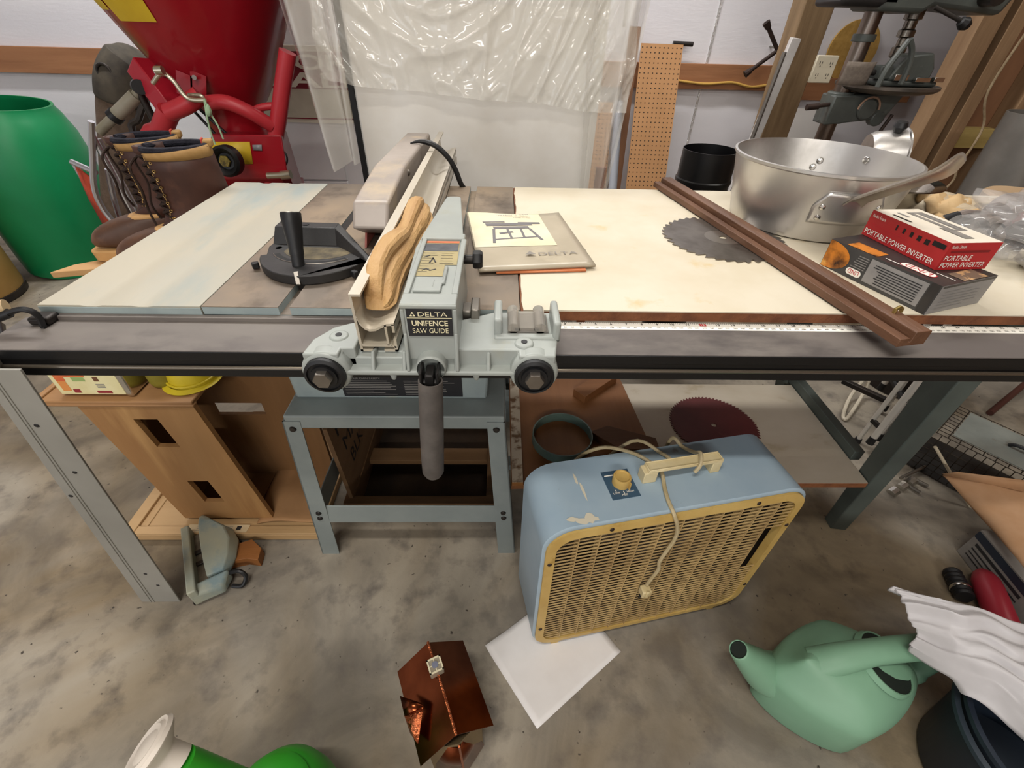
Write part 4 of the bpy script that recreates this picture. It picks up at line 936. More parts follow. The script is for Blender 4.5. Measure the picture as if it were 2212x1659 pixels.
lw = thing('lug_wrench', 'dark iron cross-shaped lug wrench hanging beside the rough wooden post', 'wrench', (2.1, 2.69, 1.1))
for a, b in (((1.976, 2.600, 1.281), (2.144, 2.600, 1.099)), ((1.941, 2.600, 1.035), (2.212, 2.600, 1.249))):
    a, b = Vector(a), Vector(b); obj('bar', MB().cyl(a, b, .011, seg=10), IRONR, lw); d = (b - a).normalized()
    for e, s in ((a, 1), (b, -1)): obj('socket', MB().cyl(e, e + d * s * .035, .02, .015, seg=10), IRONR, lw)
a = Vector((2.114, 2.600, 1.158)); obj('nail', MB().cyl(a, (a.x, 2.749, a.z + .01), .005, seg=8), STEEL, lw)
a, b = Vector((1.985, 2.235, 1.221)), Vector((1.935, 2.235, 0.715)); d = (b - a) * (1 / (a.z - b.z)); f = a + d * a.z
mc = thing('metal_channel', 'white metal channel leaning against the rough wooden post', 'channel', (f.x, 2.2, 0))
obj('channel', MB().beam((f.x, 2.235, .004), a, .05, .03, up=(0, 1, 0)), mat('white_metal', '#c9c6c4', '#b9b4b0', scale=6, rough=.45), mc, .003)
a2, b2 = Vector((1.928, 2.200, 1.164)), Vector((1.897, 2.200, 0.704)); d2 = (b2 - a2) * (1 / (a2.z - b2.z)); f2 = a2 + d2 * a2.z
o = obj('grey_conduit', MB().cyl(f2 + Vector((0, -.02, .01)), a2 + Vector((0, -.01, 0)), .011), mat('dull_pipe', '#77726c', rough=.4, metal=.6)); tag(o, 'thin dull metal conduit leaning along the white channel', 'conduit')
o = obj('yellow_cable', MB().tube(spline([(1.56, 2.705, .99), (1.75, 2.702, .975), (1.92, 2.706, .985), (2.05, 2.702, .965), (2.2, 2.706, .98), (2.3, 2.703, .95)], 6), .007, 8), mat('yellow_cable', '#c39a4c', rough=.6)); tag(o, 'thin yellow cable run along the brown girt behind the post', 'cable')
STV = mat('stove_black', '#101012', rough=.35)
o = obj('stove_pipe', MB().lathe([(.088, .0), (.092, .0), (.092, .82), (.096, .826), (.096, .836), (.092, .84), (.092, .93), (.0895, .93), (.0885, .02)], (1.205, 1.06, .003), seg=44), STV); tag(o, 'open black stove pipe standing behind the white extension top', 'stove pipe')
o = obj('wall_disc', MB().lathe([(.0001, 0), (.15, 0), (.15, .012), (.0001, .012)], (2.62, 2.744, 1.16), (0, -1, 0), 44), mat('sanding_disc', '#b8924e', '#a5803f', scale=40, rough=.8)); tag(o, 'round tan sanding disc on the wall behind the drill press', 'disc')
# outlet box
ob = thing('outlet_box', 'off-white outlet box on the wooden post, left of the drill press', 'outlet', (2.201, 2.270, 1.090))
c = Vector((2.206, 2.270, 1.090)); OW = mat('outlet_white', '#d8cfb8', rough=.45)
obj('cover_plate', MB().box((c.x - .055, 2.262, c.z - .06), (c.x + .06, 2.281, c.z + .062)), OW, ob, .004)
for dx in (-.026, .03):
    for dz in (-.026, .026):
        m = MB().mat(DKPRINT)
        for q in (-.006, .006): m.quad((c.x + dx + q, 2.262, c.z + dz + .003), (1, 0, 0), (0, 0, 1), .003, .012, DKPRINT, cx=True)
        m.quad((c.x + dx, 2.262, c.z + dz - .011), (1, 0, 0), (0, 0, 1), .005, .005, DKPRINT, cx=True)
        obj('socket', m, None, ob)
# white panel leaning behind the drill press
lean_board('white_board', 'plain white board leaning on the wall behind the drill press', 'panel', 2.25, 2.60, 2.70, 2.50, .85, .012, mat('plain_white', '#d4d0cc', rough=.6))

# drill press
DG = mat('drill_green_grey', '#545955', '#474b49', scale=10, rough=.4, c3='#666a66', s3=14); COLM = mat('drill_column_steel', '#57493f', '#8a8078', scale=10, st=(1, 1, .3), rough=.28, metal=.85)
dp = thing('drill_press', 'old grey-green floor drill press with bare steel column and machine vise', 'drill press', (1.94, 1.62, 0))
cx, cy = 1.94, 1.62
obj('column', MB().cyl((cx, cy, .03), (cx, cy, 1.62), .033, seg=28), COLM, dp)
obj('base', MB().prism([(cx - .14, cy - .15), (cx + .3, cy - .15), (cx + .3, cy + .15), (cx - .14, cy + .15)], .04, 0, 'xy').lathe([(.065, .03), (.045, .1), (.033, .11)], (cx, cy, 0)), DG, dp, .008)
obj('column_collar', MB().cyl((cx, cy, 1.225), (cx, cy, 1.25), .042, seg=28), DG, dp, .002)
m = MB().cyl((cx, cy, .94), (cx, cy, 1.055), .052, seg=28).hexa([(cx - .05, cy - .05, .935), (cx + .2, cy - .055, .965), (cx + .2, cy + .055, .965), (cx - .05, cy + .05, .935), (cx - .05, cy - .05, 1.045), (cx + .23, cy - .07, 1.058), (cx + .23, cy + .07, 1.058), (cx - .05, cy + .05, 1.045)])
m.cyl((cx + .1, cy - .07, 1.0), (cx + .1, cy + .05, 1.0), .04, seg=20).cyl((cx + .17, cy - .06, .965), (cx + .17, cy - .02, .965), .03, seg=16)
obj('table_bracket', m, DG, dp, .006)
obj('bracket_ring', MB().tube([(cx + .1 + .045 * cos(t), cy - .071, 1.0 + .045 * sin(t)) for t in [pi * k / 12 for k in range(13)]], .004, 8), mat('rust_edge', '#9b7d68', rough=.6), dp)
obj('crank', MB().cyl((cx - .05, cy - .03, 1.01), (cx - .14, cy - .04, 1.0), .008).cyl((cx - .1, cy - .04, 1.004), (cx - .15, cy - .04, .999), .012), IRONR, dp)
obj('lock_lever', MB().cyl((cx + .2, cy - .09, .985), (cx + .17, cy - .1, .91), .007), IRONR, dp)
tb = (cx + .165, cy - .02)
obj('work_table', MB().lathe([(.0001, 1.058), (.13, 1.058), (.175, 1.068), (.19, 1.078), (.19, 1.088), (.183, 1.09), (.175, 1.086), (.0001, 1.086)], (*tb, 0), seg=52), mat('drill_table', '#4f4a45', '#6a5f55', scale=8, rough=.4, metal=.5), dp)
vs = thing('machine_vise', 'grey-green machine vise clamped on the drill press table', 'vise', (2.12, 1.55, 1.087))
m = MB().prism([(2.03, 1.12), (2.07, 1.19), (2.17, 1.20), (2.2, 1.15), (2.2, 1.105), (2.03, 1.105)], .09, 1.50, 'xz'); m.box((2.0, 1.5, 1.087), (2.24, 1.6, 1.107))
obj('vise_body', m, DG, vs, .008)
obj('jaw_plate', MB().box((2.045, 1.485, 1.108), (2.10, 1.498, 1.128)), CHROME, vs, .001); obj('jaw_plate', MB().box((2.13, 1.48, 1.105), (2.19, 1.498, 1.12)), CHROME, vs, .001); obj('jaw_plate', MB().box((2.205, 1.48, 1.107), (2.245, 1.5, 1.122)), CHROME, vs, .001)
for q in ([(1.965, 1.450, 1.089), (1.971, 1.450, 1.146), (1.992, 1.450, 1.204), (2.007, 1.450, 1.239)], [(2.053, 1.450, 1.100), (2.052, 1.450, 1.155), (2.036, 1.450, 1.205), (2.009, 1.450, 1.239)]):
    obj('cast_rib', MB().tube(spline(q, 5), .010, 8), DG, vs)
obj('screw_block', MB().box((1.985, 1.5, 1.11), (2.035, 1.56, 1.155)), DG, vs, .005); obj('screw', MB().cyl((1.96, 1.53, 1.13), (2.04, 1.53, 1.13), .01), DKSTEEL, vs)
o = obj('abrasive_sheet', MB().grid(lambda u, v: (1.845 + u * .115, 1.50 + .02 * (2 * u - 1) ** 2 - .012 * v, 1.0875 + .078 * v), 12, 4), mat('abrasive_grey', '#7d7268', '#6e645b', scale=90, rough=.9), solid=.002); tag(o, 'curled grey abrasive sheet standing on the drill press table', 'sandpaper')
m = MB().box((cx - .2, cy - .1, 1.33), (cx + .02, cy + .1, 1.75)); obj('motor', m, mat('motor_black', '#1c1b1c', '#262425', scale=9, rough=.5), dp, .015)
m = MB().prism([(cx - .05, 1.32), (cx + .12, 1.315), (cx + .15, 1.335), (cx + .42, 1.315), (cx + .45, 1.38), (cx + .45, 1.75), (cx - .05, 1.75)], .2, cy - .1, 'xz'); obj('head', m, DG, dp, .015)
obj('feed_hub', MB().cyl((cx + .33, cy - .16, 1.37), (cx + .33, cy - .1, 1.37), .03), DKSTEEL, dp)
a, b = Vector((2.045, 1.450, 1.333)), Vector((2.146, 1.420, 1.295)); obj('feed_handle', MB().cyl(a, b, .007), DKSTEEL, dp)
obj('handle_knob', MB().lathe([(.0001, -.022), (.014, -.018), (.021, 0), (.014, .018), (.0001, .022)], (2.159, 1.420, 1.289), (.8, 0, -.3), 20), BLACK, dp)
q = (cx + .165, cy)
obj('quill', MB().lathe([(.0001, 1.335), (.032, 1.335), (.032, 1.30), (.022, 1.295), (.022, 1.27), (.030, 1.265), (.030, 1.245), (.018, 1.24), (.018, 1.215), (.026, 1.21), (.026, 1.18), (.012, 1.17), (.0001, 1.165)], (*q, 0), seg=28), mat('chuck_steel', '#8b8479', '#4e4640', scale=18, rough=.25, metal=.9), dp)

# far right
o = obj('grey_duct', MB().lathe([(.12, 0), (.125, 0), (.125, 1.02), (.12, 1.02), (.118, .01)], (2.62, 1.35, .003), seg=40), mat('galvanised_duct', '#8f8c87', '#817d78', scale=6, rough=.4, metal=.6)); tag(o, 'grey metal duct standing at the right edge beside the stud wall', 'duct')
o = obj('thin_rope', MB().tube(spline([(2.82, 1.86, 1.3), (2.80, 1.86, 1.05), (2.865, 1.850, 0.913), (2.848, 1.820, 0.832), (2.818, 1.800, 0.729), (2.804, 1.780, 0.633), (2.60, 1.76, .4), (2.62, 1.75, .02)], 6), .0055, 8), mat('pale_rope', '#97856a', '#7c694f', scale=50, rough=.9)); tag(o, 'pale rope hanging down in front of the stud wall', 'rope')
lid = thing('dark_canister', 'dark round canister with a tan lid at the right edge beyond the white top', 'canister', (2.27, .95, 0))
obj('can_body', MB().lathe([(.0001, 0), (.12, 0), (.122, .01), (.122, .80), (.0001, .80)], (2.30, .93, .003), seg=40), mat('canister_dark', '#231c1b', rough=.35), lid); obj('can_lid', MB().lathe([(.124, .79), (.126, .80), (.126, .825), (.118, .832), (.0001, .832)], (2.30, .93, .003), seg=40), mat('canister_lid', '#a98e6e', rough=.5), lid)
# paper scraps and glove at the right end of the white top
PAP = mat('brown_paper', '#c3a67c', '#b39468', scale=9, rough=.75)
def sheet(name, label, cat, corners, mt, amp=.01, z=.9012, n=12, seed=0, th=.0012):
    a, b, c, d = [Vector((*p[:2], 0)) for p in corners]
    def f(u, v):
        p = (a * (1 - u) + b * u) * (1 - v) + (d * (1 - u) + c * u) * v
        return (p.x, p.y, z + amp * abs(noise.noise(Vector((u * 2.2, v * 2.2, seed)))) * 2)
    o = obj(name, MB().grid(f, n, n), mt, solid=th, offs=1); return tag(o, label, cat)
sheet('brown_paper', 'creased brown paper lying on the white top beyond the red inverter box', 'paper', [(1.49, .38), (1.67, .45), (1.80, .65), (1.665, .64)], PAP, .022, seed=3)
sheet('newspaper', 'folded pale paper beneath the brown paper near the steel bowl', 'paper', [(1.67, .50), (1.80, .5), (1.90, .66), (1.68, .66)], mat('newsprint', '#b5a58c', '#a2927a', scale=40, rough=.8), .012, seed=8, z=.9004)
gl = thing('work_glove', 'dirty grey glove with black fingertips on the white top at the right', 'glove', (1.66, .40, .9))
GLV = mat('grey_glove', '#8f8780', '#6e5f5a', scale=18, rough=.85, c3='#8a3530', s3=9, lo3=.6, hi3=.66); GLB = mat('black_dip', '#17171a', rough=.6)
obj('palm', MB().loft([[(1.655 + .0 + x * 1 + .045 * cos(t) + x * .3, .42 + x * .2 + .05 * sin(t), .925 + .022 * sin(2 * t + x * 9)) for t in [2*pi*k/14 for k in range(14)]] for x in (.0, .02)]), GLV, gl, sub=1)
obj('cuff', MB().tube([(1.66, .42, .93), (1.70, .44, .94), (1.75, .46, .938), (1.79, .47, .93)], [.03, .036, .034, .03], 14), GLV, gl)
for k_, (ex, ey) in enumerate(((1.535, .425), (1.545, .39), (1.565, .36), (1.60, .345))):
    s0 = Vector((1.645, .43 - .018 * k_, .925)); e0 = Vector((ex, ey, .911)); mid = (s0 + e0) / 2 + Vector((0, 0, .01))
    obj('finger', MB().tube([s0, mid, mid + (e0 - mid) * .3], .0115, 10), GLV, gl); obj('fingertip', MB().tube([mid + (e0 - mid) * .25, mid + (e0 - mid) * .8, e0], [.0125, .0118, .006], 10), GLB, gl)
# clear bag with things inside
bg = thing('plastic_bag', 'crumpled clear plastic bag with dark hardware inside at the right end of the white top', 'bag', (1.62, .28, .9))
CBAG = mat('clear_bag', '#d5d2d0', rough=.12, alpha=.26, spec=1, coat=.8)
def blob(c, rx, ry, rz, amp, sc, seed, n=26, m_=16, zmin=None):
    rings = []
    for j in range(m_ + 1):
        ph = pi * j / m_; r = []
        for k in range(n):
            th = 2 * pi * k / n; d = Vector((sin(ph) * cos(th), sin(ph) * sin(th), cos(ph)))
            q = 1 + amp * (abs(noise.noise(d * sc + Vector((seed, 0, 0)))) * 2 - .6)
            p = Vector((c[0] + d.x * rx * q, c[1] + d.y * ry * q, c[2] + d.z * rz * q))
            if zmin is not None: p.z = max(p.z, zmin)
            r.append(p)
        rings.append(r)
    return MB().loft(rings, cap=False)
obj('film', blob((1.625, .235, .955), .165, .15, .07, .35, 3.0, 3, 44, 26, .9012), CBAG, bg, ang=180)
for i, (x, y, r, c_) in enumerate(((1.62, .29, .045, DKSTEEL), (1.70, .24, .04, BLACK), (1.55, .19, .035, CHROME), (1.66, .32, .03, REDPRINT), (1.60, .15, .03, DKSTEEL))):
    obj('hardware', blob((x, y, .902 + r * .7), r, r * .8, r * .7, .25, 2, i + 20, 14, 8, .902), c_, bg)

# ================================================================ below the table
SHELFW = mat('white_shelf', '#c9bfae', '#bbaf9b', scale=5, rough=.5, c3='#a8987c', s3=10, lo3=.58, hi3=.72, st=(.6, 1, 1)); CHIPB = mat('shelf_edge', '#8c5836', '#73452a', scale=30, rough=.8)
o = obj('shelf_board', MB().mat(CHIPB).box((.80, .122, .281), (1.495, .548, .2985)).mat(SHELFW).box((.80, .1225, .2985), (1.495, .5475, .3)), None); tag(o, 'white laminated shelf board between the saw legs under the extension top', 'shelf')
BRP = wood('brown_plywood', '#8f6039', '#7a4e2c', 'y', 8, .6)
o = obj('plywood_board', MB().add([Vector(p) for p in ((.512, .10, .3005), (.93, .12, .3005), (.893, .56, .3005), (.512, .575, .3005), (.512, .10, .316), (.93, .12, .316), (.893, .56, .316), (.512, .575, .316))], [(3,2,1,0),(4,5,6,7),(0,1,5,4),(1,2,6,5),(2,3,7,6),(3,0,4,7)]), BRP, bevel=.001); tag(o, 'brown plywood board overlapping the white shelf beside the saw stand', 'board')
o = obj('paint_stained_batten', MB().mat(wood('batten_wood', '#9b6a3a', '#855628', 'y', 9)).box((.514, .10, .3165), (.543, .56, .330)).mat(mat('stained_white', '#b9ab97', '#6d5138', scale=24, rough=.7, lo=.5, hi=.62)).box((.514, .10, .330), (.543, .56, .3315)), None); tag(o, 'narrow white-painted batten along the left edge of the brown plywood board', 'batten')
obj('shelf_support', MB().box((.50, .2, .26), (1.5, .235, .281)), STANDP, saw); obj('shelf_support', MB().box((.50, .5, .26), (1.5, .535, .281)), STANDP, saw)
WB = wood('wood_offcut', '#8a5b34', '#734826', 'x', 16)
o = obj('wood_block', MB().beam((.735, .445, .331), (.86, .555, .331), .05, .028), WB, bevel=.001); tag(o, 'small square wood block near the back of the brown plywood board', 'wood block')
o = obj('wood_scrap', MB().prism([(.745, .275), (.80, .30), (.93, .25), (.93, .20), (.815, .21)], .026, .3165, 'xy'), wood('scrap_wood', '#6b4526', '#57351b', 'x', 12), bevel=.001); tag(o, 'dark diagonal wood scrap behind the blue fan on the plywood board', 'wood scrap')
RING = mat('ring_green_grey', '#5e7268', '#50625a', scale=10, rough=.4)
o = obj('metal_ring', MB().lathe([(.083, 0), (.0865, 0), (.0865, .03), (.083, .03), (.083, 0)], (.662, .262, .3165), seg=56), RING); tag(o, 'thin green-grey metal ring lying on the brown plywood board', 'ring')
saw_blade('circular_saw_blade', (1.147, .345, .3005), .135, 72, mat('red_blade', '#642c2c', '#5a2727', scale=10, rough=.45, c3='#7a4a42', s3=7, lo3=.62, hi3=.75), None, 'dark red coated saw blade lying on the white shelf below the table', .3, slots=False)

# low crate under the stand with stencilled side board
CR = wood('crate_wood', '#6e5132', '#543b22', 'x', 9, .8, c3='#2c2015'); CRD = mat('crate_dark', '#241a12', '#3a2a1a', scale=8, rough=.9)
cr = thing('wooden_crate', 'low dark wooden crate on the floor inside the saw stand', 'crate', (.24, .45, 0))
for y in (.20, .62): obj('rail', MB().box((.0, y, .02), (.47, y + .03, .10)), CR, cr, .002)
for x in (.0, .44): obj('rail', MB().box((x, .23, .02), (x + .03, .62, .10)), CR, cr, .002)
obj('bottom', MB().box((.0, .2, .003), (.47, .65, .02)), CRD, cr)
obj('cross_slat', MB().box((.03, .40, .05), (.44, .46, .07)), CR, cr, .002)
sb = thing('stencilled_board', 'wooden board with dark stencilled letters leaning inside the left of the saw stand', 'board', (.0, .4, 0))
m = MB().mat(wood('stencil_wood', '#7d6042', '#6a4e33', 'y', 9, .8)).hexa([(.015, .22, .101), (.027, .22, .101), (.027, .62, .101), (.015, .62, .101), (.004, .22, .40), (.016, .22, .40), (.016, .62, .40), (.004, .62, .40)])
for i, t_ in enumerate(('HOR', 'MANNI', 'BLK HORK')): m.text(t_, (.0186 + i * .0028, .26 + .02 * i, .33 - i * .075), (0, 1, 0), (-.037, 0, 1), .05, DKPRINT, w=.22 + .06 * i)
obj('panel', m, None, sb)

# routed wooden panel lying on the floor
DOORW = wood('pine_panel', '#bb9a70', '#a58459', 'x', 8, .6)
pn = thing('moulded_board', 'moulded wooden board with a paper label, flat on the floor left of the stand', 'panel', (-.37, .25, 0))
m = MB().box((-.66, .137, .003), (-.07, .56, .03)).box((-.66, .137, .03), (-.07, .165, .036)).box((-.66, .137, .03), (-.625, .56, .04)).box((-.61, .165, .03), (-.60, .56, .034))
obj('panel_board', m, DOORW, pn, .003)
m = MB().mat(mat('label_paper', '#cbb896', '#bda783', scale=20, rough=.6)).prism([(-.475, .142), (-.29, .142), (-.288, .168), (-.473, .170)], .0006, .0362, 'xy')
for r in range(3):
    for cx_ in (-.445, -.385): m.quad((cx_, .148 + r * .006, .0366), (1, 0, 0), (0, 1, 0), .048, .0018, GREYPRINT)
m.quad((-.325, .150, .0366), (1, 0, 0), (0, 1, 0), .014, .014, DKPRINT)
obj('paper_label', m, None, pn)
o = obj('curled_paper', MB().grid(lambda u, v: (-.27 + u * .19, .172 + v * .2 + .01 * sin(u * 3), .0365 + .026 * sin(min(1, v * 1.6) * pi * .55) ** 2 + .004 * sin(u * 7)), 16, 16), mat('kraft_paper', '#a97f55', '#96704a', scale=7, rough=.75), solid=.0015, offs=1); tag(o, 'curled kraft paper lying on the wooden panel beside the stand leg', 'paper')
# plywood box with square holes
PB = wood('golden_plywood', '#a98052', '#92693f', 'z', 7, .55, c3='#bf9660'); PBD = wood('golden_plywood_shaded', '#8a6541', '#735231', 'z', 7, .6)  # darker copy for the inner panels, shade put into the colour
bx = thing('plywood_box', 'open-sided plywood box with two square holes in its front, left of the saw', 'wooden box', (-.4, .3, .04))
TLx, TRx, BLx, BRx, ZB, ZT, YF = -.556, -.276, -.496, -.226, .0415, .515, .190
def pp(u, v, y): x0 = BLx + (TLx - BLx) * v; x1 = BRx + (TRx - BRx) * v; return (x0 + (x1 - x0) * u, y, ZB + (ZT - ZB) * v)
def panel_holes(nm, y, th, us, vs, holes, mt, par, f=pp):
    m = MB()
    for i in range(len(us) - 1):
        for j in range(len(vs) - 1):
            if (i, j) in holes: continue
            a, b, c, d = [(us[i], vs[j]), (us[i+1], vs[j]), (us[i+1], vs[j+1]), (us[i], vs[j+1])]
            P = [f(*q, y) for q in (a, b)] + [f(*q, y + th) for q in (b, a)] + [f(*q, y) for q in (d, c)] + [f(*q, y + th) for q in (c, d)]
            m.hexa(P)
    return obj(nm, m, mt, par)
panel_holes('front_panel', YF, .014, (0, .385, .60, 1), (0, .175, .38, .68, .895, 1), {(1, 1), (1, 3)}, PB, bx)
def pb(u, v, y): return (-.53 + .262 * u, y, ZB + (.511 - ZB) * v)
panel_holes('back_panel', .36, .012, (0, .61, 1), (0, .60, .70, 1), {(1, 1)}, PBD, bx, pb)
def pb2(u, v, y): return (-.268 + .188 * u, y, ZB + (.69 - ZB) * v)
panel_holes('back_upright', .36, .012, (0, .23, 1), (0, .437, .507, 1), {(0, 1)}, PBD, bx, pb2)
m = MB().hexa([(-.495, YF + .014, ZB), (-.482, YF + .014, ZB), (-.482, .36, ZB), (-.495, .36, ZB), (-.554, YF + .014, ZT), (-.54, YF + .014, ZT), (-.54, .36, ZT), (-.554, .36, ZT)]); obj('side_panel', m, PBD, bx)
obj('bottom_panel', MB().box((-.49, .204, .0415), (-.28, .36, .052)), PBD, bx)
m = MB().box((-.645, .185, .515), (-.27, .358, .528)).box((-.645, .183, .512), (-.268, .20, .520)).box((-.645, .185, .526), (-.63, .358, .534)); obj('lid', m, wood('lid_wood', '#a67d54', '#8f6841', 'x', 9, .55), bx, .003)
# tin, jar and helmet on the lid
TIN = mat('tin_print', '#e4dcae', '#d9cf9a', scale=14, rough=.35); TRED = mat('tin_red', '#c8432f', '#d67a45', scale=12, rough=.35); TGRN = mat('tin_green', '#b7c9a2', rough=.35)
tn = thing('biscuit_tin', 'printed tin with red and cream picture lying on its side on the plywood box', 'tin', (-.53, .24, .53))
tx0, tx1, ty0, ty1, tz0, tz1 = (-0.586, 0.218, 0.530)[0], (-0.412, 0.216, 0.530)[0], .204, .30, .5345, .632
m = MB().mat(TIN).box((tx0, ty0, tz0), (tx1 - .018, ty1, tz1)); m.mat(TGRN).box((tx0 - .004, ty0 + .003, tz0 + .003), (tx0, ty1 - .003, tz1 - .003)); obj('tin_body', m, None, tn, .005)
obj('tin_lid', MB().box((tx1 - .018, ty0 - .003, tz0 - .003), (tx1, ty1 + .003, tz1 + .003)), CHROME, tn, .004)
m = MB(); X_, Z_ = (1, 0, 0), (0, 0, 1)
m.quad((tx0 + .012, ty0, tz0 + .042), X_, Z_, .022, .05, TRED); m.quad((tx0 + .012, ty0, tz0 + .012), X_, Z_, .02, .03, mat('tin_orange', '#d98e4c', rough=.4)); m.quad((tx0 + .034, ty0, tz0 + .055), X_, Z_, .05, .02, TRED); m.quad((tx0 + .05, ty0, tz0 + .042), X_, Z_, .03, .012, mat('leaf_print', '#93ab6a', rough=.4))
m.quad((tx0 + .036, ty0, tz0 + .006), X_, Z_, .016, .012, mat('tin_maroon', '#8f2f35', rough=.4)); m.quad((tx0 + .09, ty0, tz0 + .005), X_, Z_, .035, .008, mat('tin_maroon', '#8f2f35')); m.quad((tx0 + .1, ty0, tz0 + .042), X_, Z_, .012, .014, mat('nut_print', '#6b452d', rough=.5)); 
for r in range(3): m.quad((tx0 + .098, ty0, tz0 + .022 + r * .005), X_, Z_, .02, .002, GREYPRINT)
obj('tin_picture', m, None, tn)
YEH = mat('yellow_shell', '#d8c22a', '#c9b226', scale=6, rough=.4, c3='#a8932a', s3=12, lo3=.6, hi3=.72); OLV = mat('olive_yellow', '#958a2e', '#7f7527', scale=14, rough=.55)
o = obj('yellow_jar', MB().lathe([(.0001, 0), (.026, 0), (.032, .005), (.035, .016), (.035, .085), (.03, .093), (.0001, .093)], (tx1 + .041, .265, .5285), seg=32), OLV); tag(o, 'olive yellow rounded tub beside the tin on the plywood box', 'tub')
hh = thing('hard_hat', 'bright yellow hard hat resting on the plywood box lid', 'hard hat', (-.285, .27, .5285))
hc = (-.308, .278, .5285)
obj('shell', MB().lathe([(.057, .004), (.056, .014), (.053, .034), (.045, .058), (.03, .074), (.0001, .08)], hc, seg=40), YEH, hh)
obj('brim', MB().lathe([(.054, .003), (.067, .0), (.070, .003), (.057, .009)], (hc[0] - .002, hc[1] - .002, hc[2]), (0, 0, 1), 40), YEH, hh)
obj('ridge', MB().tube([(hc[0] + .058 * cos(t), hc[1] + .058 * sin(t), .5285 + .016) for t in [2*pi*k/32 for k in range(32)]], .003, 8, closed=True), YEH, hh)
obj('dark_opening', MB().lathe([(.0001, .002), (.015, .002), (.0165, 0)], (hc[0] - .026, hc[1] - .036, .5285 + .058), (-.45, -.75, .45), 20), BLACK, hh)
# bench plane body
PLN = mat('plane_paint', '#a09d86', '#8f9488', scale=8, rough=.5, c3='#6f8285', s3=9, lo3=.55, hi3=.68)
pj = thing('power_plane', 'grey-green power plane lying on the floor at the foot of the left leg', 'planer', (-.38, .05, 0))
d = Vector((.125, -.20, 0)); L0 = d.length; d.normalize(); s = Vector((-d.y, d.x, 0)); o0 = Vector((-.466, .132, 0))
def q(a, b, z): return o0 + d * a + s * b + Vector((0, 0, z))
def obox(a0, a1, b0, b1, z0, z1): return MB().hexa([q(a0, b0, z0), q(a1, b0, z0), q(a1, b1, z0), q(a0, b1, z0), q(a0, b0, z1), q(a1, b0, z1), q(a1, b1, z1), q(a0, b1, z1)])
obj('side_rail', obox(.0, .235, .0, .022, .012, .075), PLN, pj, .004)
rg = []
for a, b0, b1, z1 in ((-.03, .05, .062, .06), (-.015, .048, .072, .07), (.02, .046, .095, .078), (.06, .046, .125, .08), (.11, .046, .135, .08), (.16, .046, .12, .072), (.195, .046, .095, .06)):
    rg.append([q(a, b0 + (b1 - b0) * u_, zz) for u_, zz in ((0, .012), (.6, .012), (.95, .03), (1, z1 * .6), (.8, z1 * .95), (.4, z1), (0, z1))])
obj('motor_housing', MB().loft(rg), PLN, pj, .003, ang=50)
obj('plane_bed', obox(.02, .2, .02, .05, .012, .042), mat('plane_bed', '#7d7464', '#5b5347', scale=20, rough=.5, metal=.4), pj, .002)
for a in (.085, .125): obj('cutter_slot', obox(a, a + .012, .021, .049, .042, .05), DKSTEEL, pj, .001)
m = MB().loft([[q(.2, .0, .012), q(.2, .1, .012), q(.2, .1, .06), q(.2, .0, .06)], [q(.235, .0, .012), q(.24, .075, .012), q(.235, .075, .04), q(.235, .0, .06)]]); obj('front_shoe', m, PLN, pj, .008, seg=3)
obj('cord', MB().tube(spline([q(.2, .09, .04), q(.215, .12, .045), q(.23, .13, .03), q(.24, .115, .012), q(.225, .09, .01)], 6), .006, 8), BLACK, pj)
obj('lower_plate', obox(-.01, .225, -.006, .06, .001, .012), DKSTEEL, pj)
o = obj('curved_offcut', MB().prism([(.0, .0), (.035, .018), (.075, .022), (.11, .012), (.11, .05), (.075, .085), (.02, .07)], .035, .0, 'xy'), wood('cedar_offcut', '#96602f', '#7f4d24', 'x', 10, .6), bevel=.001)
o.location = (-.325, .025, .001); o.rotation_euler = (0, 0, radians(8)); tag(o, 'small brown wood offcut with a scooped edge on the floor near the left leg', 'wood offcut')
# paper on the floor
PA = Vector((.447, -.172, 0)); PB_ = Vector((.572, -.348, 0)); e1 = (PB_ - PA).normalized(); e2 = Vector((-e1.y, e1.x, 0))
def pf(u, v): 
    p = PA + e1 * (u * .216) + e2 * (v * .279); c_ = max(0, .12 - u) * max(0, .25 - v) * .25
    return (p.x, p.y, .0012 + c_)
o = obj('paper_sheet', MB().grid(pf, 16, 16), mat('white_paper', '#e7e4e3', '#dedad8', scale=6, rough=.7), solid=.0004, offs=1); tag(o, 'white paper sheet lying on the concrete half under the blue fan', 'paper')

# box fan
FANB = mat('fan_blue', '#9fb2bf', '#93a8b8', scale=6, rough=.4, c3='#7f8388', s3=22, lo3=.66, hi3=.75, coat=.15); FANC = mat('fan_cream', '#c9aa66', '#b5934f', scale=9, rough=.5, c3='#a3813f', s3=20); GRL = mat('fan_grille', '#c2a672', '#a2865a', scale=7, rough=.6, c3='#5f4a30', s3=16, lo3=.58, hi3=.75)
fan = thing('box_fan', 'old pale blue box fan with yellowed cream grille standing on the floor', 'fan', (.57, -.176, .002), (0, 0, atan2(.116, .605)))
W_, H_, D_, zb = .583, .527, .168, .014
def rrect(x0, x1, z0, z1, r, y, n=7):
    out = []
    for (cx_, cz_, a0) in ((x1 - r, z1 - r, 0), (x0 + r, z1 - r, pi / 2), (x0 + r, z0 + r, pi), (x1 - r, z0 + r, 1.5 * pi)):
        for i in range(n + 1): a = a0 + pi / 2 * i / n; out.append((cx_ + r * cos(a), y, cz_ + r * sin(a)))
    return out
x0, x1 = -.004, W_
